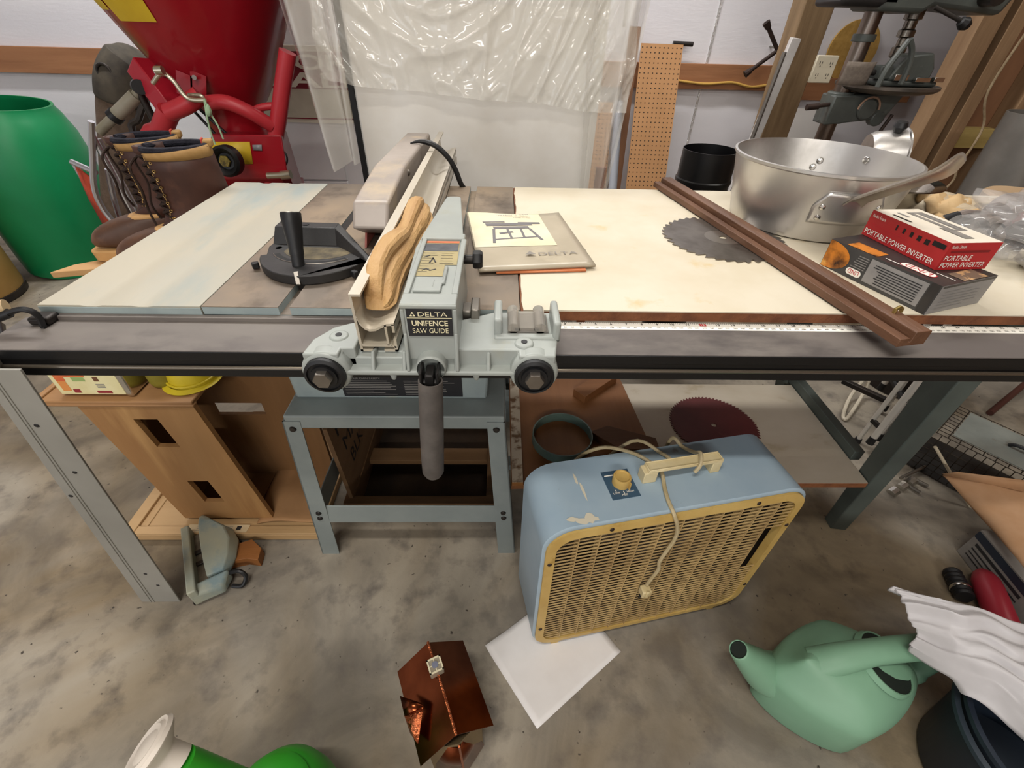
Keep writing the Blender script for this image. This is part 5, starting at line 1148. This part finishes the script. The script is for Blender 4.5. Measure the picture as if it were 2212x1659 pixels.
R1 = [rrect(x0, x1, zb, H_, .062, y) for y in (.002, .0, .0, D_ - .006, D_)]; R1[0] = rrect(x0 + .006, x1 - .006, zb + .006, H_ - .006, .058, .0); R1[4] = rrect(x0 + .006, x1 - .006, zb + .006, H_ - .006, .058, D_); R1[1] = rrect(x0, x1, zb, H_, .062, .005); R1[2] = R1[1]
R1[3] = rrect(x0, x1, zb, H_, .062, D_ - .005)
obj('housing', MB().loft([R1[0], R1[1], R1[3], R1[4]], cap=False), FANB, fan, local=True, solid=.004)
A1 = rrect(.002, W_ - .008, zb + .006, H_ - .008, .056, -.004); A2 = rrect(.022, W_ - .028, zb + .026, H_ - .028, .042, -.006); A3 = rrect(.022, W_ - .028, zb + .026, H_ - .028, .042, .012); A0 = rrect(.002, W_ - .008, zb + .006, H_ - .008, .056, .012)
gf = obj('grille_frame', MB().loft([A0, A1, A2, A3], cap=False), FANC, fan, local=True)
for s_, h_ in ((.012, .42), (.012, .12), (.13, H_ - .018), (.45, H_ - .018), (W_ - .018, .4), (W_ - .018, .13)): obj('screw', MB().lathe([(.0001, .002), (.004, .0015), (.005, 0)], (s_, -.0055, h_), (0, -1, 0), 10), IRONR, gf, local=True)
m = MB(); gx0, gx1, gz0, gz1 = .022, W_ - .028, zb + .026, H_ - .028
ncol = 12; cw = (gx1 - gx0) / ncol; ns = 37; sp_ = (gz1 - gz0) / ns
def xlim(z):
    r = .042; e = 0
    for zc in (gz0 + r, gz1 - r):
        if (z < gz0 + r and zc == gz0 + r) or (z > gz1 - r and zc == gz1 - r): e = r - sqrt(max(0, r * r - (z - zc) ** 2))
    return gx0 + e, gx1 - e
for i in range(ns):
    z = gz0 + (i + .5) * sp_; a, b = xlim(z)
    for c in range(ncol):
        xa, xb = max(a, gx0 + c * cw), min(b, gx0 + (c + 1) * cw)
        if xb - xa < .003: continue
        if c == ncol - 1 and .228 < z < .39: continue
        zz = z + (sp_ * .33 if c % 2 else 0)
        m.hexa([(xa, -.0012, zz - .0012), (xb, -.0012, zz - .0012), (xb, -.0032, zz - .0014), (xa, -.0032, zz - .0014), (xa, -.0012, zz + .0012), (xb, -.0012, zz + .0012), (xb, -.0032, zz + .0012), (xa, -.0032, zz + .0012)])
for c in range(1, ncol):
    x = gx0 + c * cw; m.box((x - .0011, -.0045, gz0), (x + .0011, .013, gz1))
obj('grille', m, GRL, fan, local=True)
SHD = mat('fan_inner_shade', '#3a3026', rough=.7)
obj('dark_liner', MB().loft([rrect(.005, W_ - .011, zb + .009, H_ - .009, .053, .014), rrect(.005, W_ - .011, zb + .009, H_ - .009, .053, D_ - .013)], cap=False), SHD, fan, local=True)  # dark liner added so the blue inside of the housing reads as shaded
bl = MB()
for k_ in range(5):
    a = 2 * pi * k_ / 5; c_, s_ = cos(a), sin(a); r0, r1, wd = .05, .2, .09
    P = []
    for rr_, ww_ in ((r0, .03), (r1, wd)):
        for q_ in (-1, 1): P.append((.285 + rr_ * c_ - q_ * ww_ * s_, .075 + q_ * .025, .27 + rr_ * s_ + q_ * ww_ * c_))
    bl.add(P, [(0, 1, 3, 2)])
bl.lathe([(.0001, -.02), (.05, -.015), (.055, .03)], (.285, .08, .27), (0, 1, 0), 24)
obj('fan_blades', bl, mat('fan_blade_dark', '#4b4237', rough=.6), fan, local=True, solid=.003)
obj('dark_back', MB().loft([rrect(.004, W_ - .01, zb + .006, H_ - .006, .055, D_ - .012), rrect(.004, W_ - .01, zb + .006, H_ - .006, .055, D_ - .008)]), mat('fan_inner_shade', '#3a3026', rough=.7), fan, local=True)  # solid slab, the dim interior is put into its dark colour
cp = obj('control_plate', MB().mat(mat('plate_blue', '#3f5a70', '#34495c', scale=14, rough=.4)).box((.149, .046, H_), (.209, .117, H_ + .0012)), None, fan, local=True)
m = MB()
m.quad((.153, .104, H_ + .0012), (1, 0, 0), (0, 1, 0), .02, .003, WHITE)
for a_, t_ in ((.163, 'LOW'), (.178, 'MED'), (.192, 'HIGH')): m.text(t_, (a_, .052 + (.006 if t_ != 'MED' else 0), H_ + .0012), (1, 0, 0), (0, 1, 0), .0045, WHITE, 'c'); m.quad((a_, .060 + (.006 if t_ != 'MED' else 0), H_ + .0012), (1, 0, 0), (0, 1, 0), .0015, .006, WHITE, cx=True)
obj('dial_print', m, None, cp, local=True)
kb = obj('speed_knob', MB().lathe([(.0185, 0), (.019, .016), (.018, .0205), (.0155, .021), (.0145, .018), (.0001, .0165)], (.181, .084, H_ + .0012), (0, 0, 1), 30), FANC, fan, local=True)
obj('knob_pointer', MB().box((.190, .064, H_ + .0013), (.193, .068, H_ + .019)), FANC, kb, local=True)
CRM = mat('cream_handle', '#d6c79f', '#c5b283', scale=14, rough=.45)
m = MB(); y0_, y1_ = .073, .098
m.box((.232, y0_, H_ + .030), (.400, y1_, H_ + .036)).box((.232, y0_, H_ + .036), (.400, y0_ + .003, H_ + .039)).box((.232, y1_ - .003, H_ + .036), (.400, y1_, H_ + .039)).box((.232, y0_, H_ + .036), (.235, y1_, H_ + .039)).box((.397, y0_, H_ + .036), (.400, y1_, H_ + .039))
m.box((.224, y0_, H_), (.254, y1_, H_ + .031)).box((.378, y0_, H_), (.400, y1_, H_ + .031))
obj('carry_handle', m, CRM, fan, .002, local=True)
CORD = mat('cream_cord', '#bdae8c', '#a99872', scale=30, rough=.5)
hz = H_ + .005
cord = [(.10, D_ + .02, .35), (.12, D_ + .03, .47), (.17, D_ + .012, H_ + .006), (.235, .155, hz), (.27, .11, hz), (.272, .085, hz + .004), (.262, .05, hz), (.255, .02, hz), (.256, -.006, H_ - .003), (.272, -.012, .48), (.276, -.012, .44), (.268, -.013, .40), (.262, -.013, .36), (.268, -.013, .325), (.258, -.014, .285), (.253, -.015, .265)]
cd_ = obj('power_cord', MB().tube(spline(cord, 6), .0042, 8), CORD, fan, local=True)
obj('power_cord', MB().tube(spline([(.16, D_ + .03, .42), (.25, D_ + .02, H_ + .004), (.30, .14, hz), (.315, .11, hz + .003), (.33, .088, H_ + .026)], 6), .004, 8), CORD, fan, local=True)
obj('power_cord', MB().tube(spline([(.34, D_ + .02, .45), (.345, D_ + .012, H_ + .004), (.355, .15, hz), (.362, .118, H_ + .02), (.358, .10, H_ + .04), (.352, .085, H_ + .0445), (.343, .07, H_ + .037), (.335, .068, H_ + .02)], 6), .0042, 8), CORD, fan, local=True)
pg = obj('plug', MB().box((.240, -.03, .235), (.262, -.010, .258)).box((.247, -.033, .238), (.255, -.028, .262)), CRM, cd_, .002, local=True)
for dx in (.0, .012): obj('plug_prong', MB().box((.238 + dx, -.022, .222), (.240 + dx + .004, -.0205, .236)), BLACK, pg, local=True)
for x in (.05, .5): obj('foot', MB().box((x, .0, .0), (x + .02, D_ - .01, zb + .004)), FANC, fan, local=True)
CHIP = mat('paint_chip', '#cfc7b2', rough=.7)
random.seed(2)
for (x, y, sx_, sy_) in ((.055, .02, .012, .006), (.075, .012, .018, .008), (.09, .016, .01, .012), (.1, .012, .008, .005), (.092, .11, .003, .02), (.098, .08, .004, .025)):
    n = 9; m = MB().mat(CHIP).add([(x + sx_ * (.6 + .5 * random.random()) * cos(2*pi*k/n), y + sy_ * (.6 + .5 * random.random()) * sin(2*pi*k/n), H_ + .0005 + x * .004) for k in range(n)], [tuple(range(n))]); obj('paint_chip', m, None, fan, local=True)

# ================================================================ foreground
# copper bird house
COPR = mat('copper', '#8a4a2c', '#5e2c18', scale=9, rough=.22, metal=1, st=(1, 1, .3), c3='#a5623c', s3=14, lo3=.6, hi3=.75); COPB = mat('bright_copper', '#c9754c', '#a85836', scale=30, rough=.25, metal=1, bump=.6, bscale=70)
bh = thing('copper_bird_house', 'small copper-roofed bird house with a clear square finial standing on the concrete', 'bird house', (.37, -.337, 0), (0, 0, atan2(-.157, .071)))
# local: ridge along +X towards the viewer, +Y to the right of it
hw, zr, ze = .074, .258, .188
m = MB()
for s in (1, -1): m.hexa([(-.086, 0, zr - .002), (.086, 0, zr - .002), (.086, s * hw, ze - .002), (-.086, s * hw, ze - .002), (-.086, 0, zr), (.086, 0, zr), (.086, s * hw, ze), (-.086, s * hw, ze)])
rf = obj('roof', m, COPR, bh, local=True); obj('ridge_cap', MB().tube([(-.087, 0, zr), (0, .001, zr + .001), (.087, 0, zr)], .0028, 8), COPB, rf, local=True)
OAK = mat('weathered_oak', '#7a6849', '#5c4c34', scale=10, rough=.7, st=(1, 1, .2))
m = MB().mat(OAK).loft([[(-.07, -.055, 0), (.07, -.055, 0), (.10, 0, 0), (.07, .055, 0), (-.07, .055, 0)], [(-.07, -.055, .20), (.07, -.055, .20), (.095, 0, .235), (.07, .055, .20), (-.07, .055, .20)]])
obj('walls', m, None, bh, local=True)
m = MB().add([(.0705, .056, .02), (.1015, .0005, .02), (.0965, .0005, .22), (.0712, .030, .215)], [(0, 1, 2, 3)]).add([(.0705, -.056, .0), (.1015, -.0005, .0), (.0965, -.0005, .22), (.0712, -.04, .2)], [(0, 1, 2, 3)])
obj('front_cladding', m, COPR, bh, local=True, solid=.0015); obj('corner_strip', MB().tube([(.1022, 0, 0), (.0975, 0, .23)], .0022, 8), COPB, bh, local=True)
obj('dormer_face', MB().add([(0.300, -0.375, 0.222), (0.337, -0.365, 0.236), (0.332, -0.418, 0.215), (0.313, -0.399, 0.200)], [(0, 1, 2, 3)]), COPB, bh, solid=.002)
obj('dormer_roof', MB().add([(0.285, -0.341, 0.215), (0.332, -0.359, 0.236), (0.337, -0.365, 0.237), (0.301, -0.376, 0.223)], [(0, 1, 2, 3)]), COPR, bh, solid=.002)
fn = obj('finial_block', MB().box((-.047, -.014, zr - .004), (-.019, .014, zr + .018)), mat('clear_block', '#bdb49f', rough=.15, trans=.5), bh, .002, local=True)
m = MB().mat(mat('finial_cream', '#cfc7a9', rough=.3))
m.box((-.047, -.014, zr + .018), (-.019, -.011, zr + .0195)).box((-.047, .011, zr + .018), (-.019, .014, zr + .0195)).box((-.047, -.014, zr + .018), (-.044, .014, zr + .0195)).box((-.022, -.014, zr + .018), (-.019, .014, zr + .0195)); m.box((-.034, -.014, zr + .018), (-.032, .014, zr + .019)).box((-.047, -.001, zr + .018), (-.019, .001, zr + .019))
m.mat(mat('finial_grey', '#6f7282', rough=.3)).lathe([(.0001, .0205), (.0065, .0205), (.0065, .018)], (-.033, 0, zr), seg=8)
obj('finial_top', m, None, fn, local=True)

# sage watering can
SAGE = mat('sage_plastic', '#7ba388', '#71987d', scale=4, rough=.5)
wc = thing('watering_can', 'sage green plastic watering can with angular body, on the concrete at the right', 'watering can', (1.265, -.283, 0), (0, 0, radians(-2)))
def dia(z, a, b, dx=0, dy=0, n=64, p=1.45, sk=.02):
    out = []
    for k in range(n):
        t = 2*pi*k/n; c, s = cos(t), sin(t); r = 1 / ((abs(c) ** p + abs(s) ** p) ** (1 / p))
        x, y = a * r * c, b * r * s
        out.append((x + dx - sk * (1 - abs(x) / a) * 0 + y * .12, y + dy, z))
    return out
sects = [(0, .158, .110, 0), (.004, .166, .116, 0), (.014, .170, .120, 0), (.12, .170, .120, 0), (.134, .166, .117, 0), (.146, .156, .109, .001), (.158, .143, .098, .002), (.172, .130, .082, -.001), (.186, .112, .062, -.012), (.197, .092, .042, -.026), (.203, .078, .024, -.036), (.206, .062, .010, -.042)]
body = MB().loft([dia(z, a, b, dx=d_) for z, a, b, d_ in sects])
obj('can_body', body, SAGE, wc, local=True, ang=70)
obj('spout', MB().tube(spline([(-.085, .01, .055), (-.15, .012, .085), (-.19, .014, .125), (-.225, .016, .165), (-.255, .018, .20)], 6), [.058 - .0016 * i for i in range(10)] + [.042 - .0016 * i for i in range(15)], 24, cap=False), SAGE, wc, local=True, solid=.002)
obj('spout_hole', MB().lathe([(.0001, 0), (.0165, 0)], (-.2535, .018, .1985), (-.7, .04, .75), 24), mat('inner_dark', '#1b241e', rough=.8), wc, local=True)
obj('handle', MB().tube(spline([(-.085, .0, .176), (-.04, .004, .205), (.03, .012, .224), (.12, .022, .226), (.185, .03, .214), (.208, .03, .17), (.198, .026, .10), (.15, .02, .06)], 6), [.036 - .0008 * i for i in range(12)] + [.0265] * 12 + [.025] * 12 + [.03] * 7, 20, flat=.8), SAGE, wc, local=True)
hole = MB().lathe([(.0001, 0), (.060, 0)], (.068, .004, .190), (.36, -.06, .93), 36); obj('filling_hole', hole, mat('inner_dark', '#1b241e'), wc, local=True)
obj('hole_rim', MB().lathe([(.058, -.004), (.060, .0015), (.063, .0015), (.067, -.010)], (.068, .004, .190), (.36, -.06, .93), 36), SAGE, wc, local=True)
m = MB().mat(mat('flower_relief', '#8d8b86', '#5c5750', scale=40, rough=.5)).add([(.035, -.1065, .05), (.085, -.071, .05), (.088, -.069, .085), (.062, -.088, .075), (.04, -.103, .09)], [(0, 1, 2, 3, 4)])
obj('sticker', m, None, wc, local=True, solid=.002)

# bright green watering can with white rose, mostly below the frame
LIME = mat('bright_green_plastic', '#2f9a25', '#2b8d22', scale=4, rough=.4); ROSE = mat('white_plastic', '#d8cfc4', '#cabfb2', scale=9, rough=.5)
g0 = Vector((0.088, -0.493, 0.140)); g0.z = 0
wg = thing('watering_can', 'bright green watering can with a white sprinkler head, cut by the lower frame edge', 'watering can', tuple(g0))
obj('can_body', MB().lathe([(.0001, 0), (.085, 0), (.09, .006), (.094, .1), (.09, .16), (.075, .20), (.068, .205), (.068, .215), (.06, .225), (.03, .235), (.0001, .237)], tuple(g0), seg=48), LIME, wg)
n0_, n1_ = g0 + Vector((-.05, .015, .09)), Vector((-0.044, -0.455, 0.300))
obj('neck', MB().tube(spline([n0_, n0_ + (n1_ - n0_) * .4 + Vector((0, 0, .0)), n1_], 8), [.036 - .0008 * i for i in range(17)], 20), LIME, wg)
r0 = Vector((-0.046, -0.452, 0.300)); ax_ = (Vector((-0.088, -0.437, 0.330)) - r0).normalized() 
obj('sprinkler_head', MB().lathe([(.0001, 0), (.021, 0), (.0215, .028), (.024, .034), (.046, .052), (.048, .056), (.044, .062), (.038, .060), (.032, .064), (.024, .062), (.016, .066), (.0001, .066)], r0, ax_ + Vector((0, -.15, .35)), 44), ROSE, wg)
obj('handle', MB().tube(spline([g0 + Vector((.05, -.02, .2)), g0 + Vector((.12, -.05, .19)), g0 + Vector((.13, -.05, .1)), g0 + Vector((.08, -.03, .04))], 6), .012, 12), LIME, wg)
# bottom right heap
NAVY = mat('navy_plastic', '#1c2735', '#17202c', scale=4, rough=.5)
nb = thing('navy_bucket', 'dark navy bucket in the lower right corner under the white bag', 'bucket', (1.50, -.43, 0))
obj('bucket_body', MB().lathe([(.0001, 0), (.13, 0), (.137, .008), (.165, .23), (.172, .235), (.172, .245), (.162, .245), (.135, .02), (.0001, .015)], (1.555, -.455, .002), seg=52), NAVY, nb)
obj('rim_band', MB().lathe([(.168, .20), (.175, .205), (.175, .215), (.168, .22)], (1.555, -.455, .002), seg=52), mat('grey_band', '#2b3641', rough=.5), nb)
o = obj('black_tote', MB().loft([[(1.42, -.72, .002), (1.66, -.76, .002), (1.68, -.69, .002), (1.44, -.66, .002)], [(1.43, -.72, .22), (1.66, -.76, .25), (1.675, -.70, .25), (1.45, -.67, .22)]]), BLACK, bevel=.01); tag(o, 'black bag folded beneath the white bag in the lower right corner', 'bag')
WBAG = mat('white_film', '#c9c6c8', '#bcb9bb', scale=8, rough=.4, spec=.4)
P4 = [Vector(p) for p in ((1.313, -0.191, 0.360), (1.545, -0.267, 0.340), (1.439, -0.458, 0.300), (1.340, -0.286, 0.280))]
def bagf(off):
    def f(u, v):
        p = (P4[0] * (1 - u) + P4[1] * u) * (1 - v) + (P4[3] * (1 - u) + P4[2] * u) * v
        ed = (1 - (2 * v - 1) ** 4) * (1 - max(0, .25 - u) * 2)
        w_ = noise.noise(Vector((u * 2.5, v * 2, 11))); k = v * 1.0 + .10 * w_ + .12 * u
        fo = .011 * (abs(noise.noise(Vector((u * 1.3, k * 8, 3)))) * 2 - .5) + .006 * noise.noise(Vector((u * 2.5, k * 19, 7)))
        return (p.x + .012 * noise.noise(Vector((v * 6, u * 2, 5))), p.y + .014 * w_, p.z + fo + .05 * ed - .05 * (1 - ed) * .3)
    return f
m = MB(); m.grid(bagf(1), 70, 70); o = obj('white_plastic_bag', m, WBAG, ang=180, solid=.004); tag(o, 'crumpled white plastic bag draped over the heap at the lower right', 'bag')
# cartons with cardboard flap
CARD = mat('cardboard', '#c9a17e', '#bb9069', scale=7, rough=.75, c3='#d3b08f', s3=5); CARDD = mat('carton_grey_print', '#85817c', '#787470', scale=12, rough=.6)
fA, fB = Vector((1.921, 0.094, 0.000)), Vector((1.896, -0.187, 0.000)); hA = .115
cc_ = thing('printed_carton', 'grey printed carton with a dark blue band, below the brown cardboard sheet at the right', 'box', (fA.x + .2, fA.y, 0))
dn = (fB - fA).normalized(); pn_ = Vector((-dn.y, dn.x, 0)); 
if pn_.x < 0: pn_ = -pn_
q8 = [fA, fB, fB + pn_ * .35, fA + pn_ * .35]; q8 = [p + Vector((0, 0, .002)) for p in q8] + [p + Vector((0, 0, hA)) for p in q8]
obj('carton', MB().hexa(q8), CARDD, cc_)
m = MB(); Lc = (fB - fA).length; o_ = fA
m.quad(o_ + Vector((0, 0, .085)) - pn_ * .0004, dn, (0, 0, 1), Lc, .026, mat('navy_band', '#232b38', rough=.5), lift=.0005)
random.seed(6)
for r, (z_, hh_) in enumerate(((.066, .010), (.05, .005), (.036, .004), (.022, .004))):
    m.quad(o_ + dn * .02 + Vector((0, 0, z_)) - pn_ * .0006, dn, (0, 0, 1), .10 + random.random() * .08, hh_, DKPRINT, lift=.0006)
obj('carton_print', m, None, cc_)
c4 = [Vector(p) for p in ((1.905, 0.264, 0.160), (2.103, 0.191, 0.200), (1.844, -0.113, 0.180), (1.944, 0.116, 0.130))]
def cf(u, v):
    p = (c4[0] * (1 - u) + c4[1] * u) * (1 - v) + (c4[3] * (1 - u) + c4[2] * u) * v
    return (p.x, p.y, p.z + .006 * sin(u * 3) + .004 * noise.noise(Vector((u * 3, v * 3, 4))))
o = obj('cardboard_sheet', MB().grid(cf, 12, 12), CARD, solid=.005); tag(o, 'bent brown cardboard sheet lying over the grey carton at the right edge', 'cardboard')
c5 = [Vector(p) for p in ((1.899, 0.263, 0.168), (2.050, 0.166, 0.205), (2.066, 0.180, 0.235), (1.921, 0.248, 0.195))]
o = obj('cardboard_flap', MB().add(c5, [(0, 1, 2, 3)]), CARD, solid=.004); tag(o, 'narrow cardboard flap along the back edge of the bent cardboard sheet', 'cardboard')
ra, rb = Vector((1.895, 0.006, 0.045)), Vector((1.807, -0.192, 0.045))
o = obj('red_bottle', MB().lathe([(.0001, .0), (.012, .002), (.024, .014), (.032, .035), (.034, .06), (.034, .2), (.03, .21), (.0001, .212)], ra, rb - ra, 32), mat('red_bottle', '#8e2430', rough=.4)); tag(o, 'red rounded bottle lying between the grey carton and the white bag', 'bottle')
t = thing('dark_tube', 'dark ribbed tube with a metal ring on the floor left of the red bottle', 'tube', (1.70, -.07, 0))
a, b = Vector((1.829, 0.015, 0.020)), Vector((1.798, -0.065, 0.030)); obj('tube_body', MB().tube([a + (b - a) * (i / 12) for i in range(13)], [.024 if i % 2 else .021 for i in range(13)], 14), BLACK, t)
obj('tube_ring', MB().lathe([(.025, -.004), (.026, 0), (.025, .004)], a + (b - a) * .7, b - a, 20), CHROME, t)
# live trap
trp = thing('wire_trap', 'wire mesh animal trap with a galvanised top plate, beyond the right legs', 'trap', (2.35, .48, 0))
WIRE = mat('rusty_wire', '#3f362c', '#2c2620', scale=40, rough=.6, metal=.5); GALV = mat('galvanised_plate', '#9aa09a', '#8a918c', scale=9, rough=.4, metal=.4, c3='#7b756a', s3=14)
o0 = Vector((1.93, .30, .0)); du = Vector((.62, -.05, 0)).normalized(); dv = Vector((.08, .62, 0)).normalized(); HT = .17
o0 = Vector((2.038, 0.385, 0.004)); e_ = Vector((2.300, 0.590, 0.150)); e_.z = .0
du = (Vector((2.204, 0.286, 0.150)) - Vector((2.115, 0.410, 0.150))); du.z = 0; du = du.normalized() ; dv = Vector((-du.y, du.x, 0)); LU, LV = .62, .24
o0 = Vector((2.060, 0.380, 0.170)); o0.z = .004; o0 = o0 - du * .11
def W3(u, v, z): return o0 + du * u + dv * v + Vector((0, 0, z))
m = MB()
for i in range(26):
    u = LU * i / 25; m.tube([W3(u, 0, 0), W3(u, 0, HT)], .0016, 4, cap=False)
for j in range(8): m.tube([W3(0, 0, HT * j / 7), W3(LU, 0, HT * j / 7)], .0016, 4, cap=False)
for i in range(11): m.tube([W3(0, LV * i / 10, 0), W3(0, LV * i / 10, HT), W3(LU, LV * i / 10, HT)], .0016, 4, cap=False)
for j in range(8): m.tube([W3(0, 0, HT * j / 7), W3(0, LV, HT * j / 7)], .0016, 4, cap=False)
for i in range(20): u = LU * i / 19; m.tube([W3(u, 0, HT), W3(u, LV, HT)], .0016, 4, cap=False)
obj('wire_mesh', m, WIRE, trp)
m = MB().hexa([W3(.07, .025, HT + .003), W3(LU - .03, .025, HT + .003), W3(LU - .03, LV - .02, HT + .003), W3(.07, LV - .02, HT + .003), W3(.07, .025, HT + .006), W3(LU - .03, .025, HT + .006), W3(LU - .03, LV - .02, HT + .006), W3(.07, LV - .02, HT + .006)]); obj('top_plate', m, GALV, trp)
obj('trap_floor', MB().add([W3(0, 0, .003), W3(LU, 0, .003), W3(LU, LV, .003), W3(0, LV, .003)], [(0, 1, 2, 3)]), mat('trap_floor_dark', '#2c2824', rough=.8), trp, solid=.002)
for u, v in ((.2, .12), (.42, .08)): obj('carry_handle', MB().tube(spline([W3(u, v, HT + .008), W3(u + .02, v, HT + .02), W3(u + .09, v, HT + .02), W3(u + .11, v, HT + .008)], 5), .006, 8), BLACK, trp)
# chrome rods
rr_ = thing('chrome_rod_stand', 'stand of upright chrome rods with black joints on the floor behind the right front leg', 'rod stand', (1.98, .52, 0))
random.seed(12)
RODM = mat('bright_rod', '#e2ded6', rough=.3, metal=.5)
rods = [(1.891, 0.562, 0.000), (1.893, 0.517, 0.000), (1.926, 0.530, 0.000), (1.920, 0.487, 0.000), (2.013, 0.587, 0.000), (2.064, 0.640, 0.000), (2.129, 0.695, 0.000), (2.102, 0.732, 0.000), (2.203, 0.753, 0.000), (2.159, 0.662, 0.000), (2.283, 0.799, 0.000), (2.128, 0.822, 0.000)]
for i, p in enumerate(rods):
    z0 = 0 if i % 3 == 0 else .03 + .05 * random.random(); p = Vector(p)
    ro = obj('rod', MB().cyl((p.x, p.y, z0 + .002), (p.x + .01, p.y, .50), .008 + .003 * (i % 2), seg=12), RODM, rr_)
    obj('rod_end', MB().cyl((p.x, p.y, max(.001, z0 - .012)), (p.x, p.y, z0 + .02), .014, .012, seg=12), BLACK, ro)
for i in range(len(rods) - 1):
    a, b = Vector(rods[i]), Vector(rods[i + 1]); z = .12 + .26 * (i % 3) / 2
    obj('joint', MB().beam((a.x, a.y, z), (b.x, b.y, z), .012, .016), DKSTEEL, rr_)
hp_ = [(2.144, 0.825, 0.120), (2.110, 0.719, 0.120), (2.069, 0.635, 0.120), (2.022, 0.564, 0.100), (1.977, 0.522, 0.080)]; obj('hoop', MB().tube(spline(hp_, 6), .014, 10), BLACK, rr_)
obj('arm', MB().beam((1.881, 0.763, 0.150), (1.978, 0.644, 0.150), .022, .02), DKSTEEL, rr_, .003)
o = obj('looped_cable', MB().tube(spline([(2.060, 0.850, 0.100), (2.004, 0.808, 0.030), (1.921, 0.709, 0.012), (1.926, 0.689, 0.010), (2.054, 0.809, 0.030), (2.080, 0.850, 0.100)], 6), .007, 8), mat('white_cord', '#cfc6b2', rough=.5)); tag(o, 'loop of white cable on the floor left of the chrome rods', 'cable')
hd_ = thing('metal_clamp', 'shiny metal clamp hardware on the floor right of the lower front leg', 'clamp', (1.9, .33, 0))
for q_ in (((1945,1032), (1998,1008)), ((1955,1040), (2005,1050)), ((1940,1060), (1985,1062))): pass
for a, b in (((1.921, 0.366, 0.020), (2.050, 0.420, 0.020)), ((1.970, 0.380, 0.010), (2.008, 0.339, 0.010)), ((1.931, 0.349, 0.010), (1.958, 0.311, 0.010))): obj('clamp_rod', MB().cyl(a, b, .006, seg=10), STEEL, hd_)
for c_ in ((1.861, 0.312, 0.013), (1.911, 0.336, 0.013), (1.957, 0.357, 0.013)): obj('clamp_nut', MB().lathe([(.0001, -.012), (.016, -.012), (.016, .012), (.0001, .012)], c_, (.7, .3, .3), 8), CHROME, hd_)
o = obj('reddish_rod', MB().cyl((2.564, 0.722, 0.012), (2.955, 0.947, 0.050), .012), mat('red_brown_rod', '#4b2c26', rough=.5)); tag(o, 'reddish brown rod on the floor at the right edge behind the wire trap', 'rod')
o = obj('white_stick', MB().cyl((1.936, 0.361, 0.190), (2.094, 0.254, 0.006), .005), mat('pale_stick', '#cbbfa6', rough=.5)); tag(o, 'thin pale stick leaning against the wire trap', 'stick')
# cable end at the left end of the rail
lc = thing('power_lead', 'black cable with a tan plug hooked over the left end of the front rail', 'cable', (-.25, -.03, .885))
obj('cable', MB().tube(spline([(-0.288, -0.046, 0.900), (-0.257, -0.042, 0.910), (-0.235, -0.041, 0.915), (-0.225, -0.037, 0.905), (-0.230, -0.035, 0.884), (-0.231, -0.037, 0.882)], 6), .0045, 8), BLACK, lc)
obj('plug', MB().cyl((-0.285, -0.042, 0.915), (-0.266, -0.033, 0.915), .011), mat('tan_plug', '#b39c78', rough=.6), lc); obj('cable_sleeve', MB().cyl((-0.286, -0.049, 0.900), (-0.260, -0.040, 0.908), .007), BLACK, lc)
obj('switch_box', MB().hexa([(-0.384, 0.001, 0.830), (-0.357, 0.009, 0.830), (-0.394, 0.052, 0.830), (-0.428, 0.052, 0.830), (-0.305, -0.058, 0.870), (-0.281, -0.051, 0.870), (-0.333, -0.000, 0.870), (-0.355, -0.000, 0.870)]), BLACK, lc, .003)
o = obj('small_bracket', MB().box((-.2565, -.03, .8787), (-.225, -.004, .892)), DKSTEEL, saw, .004)
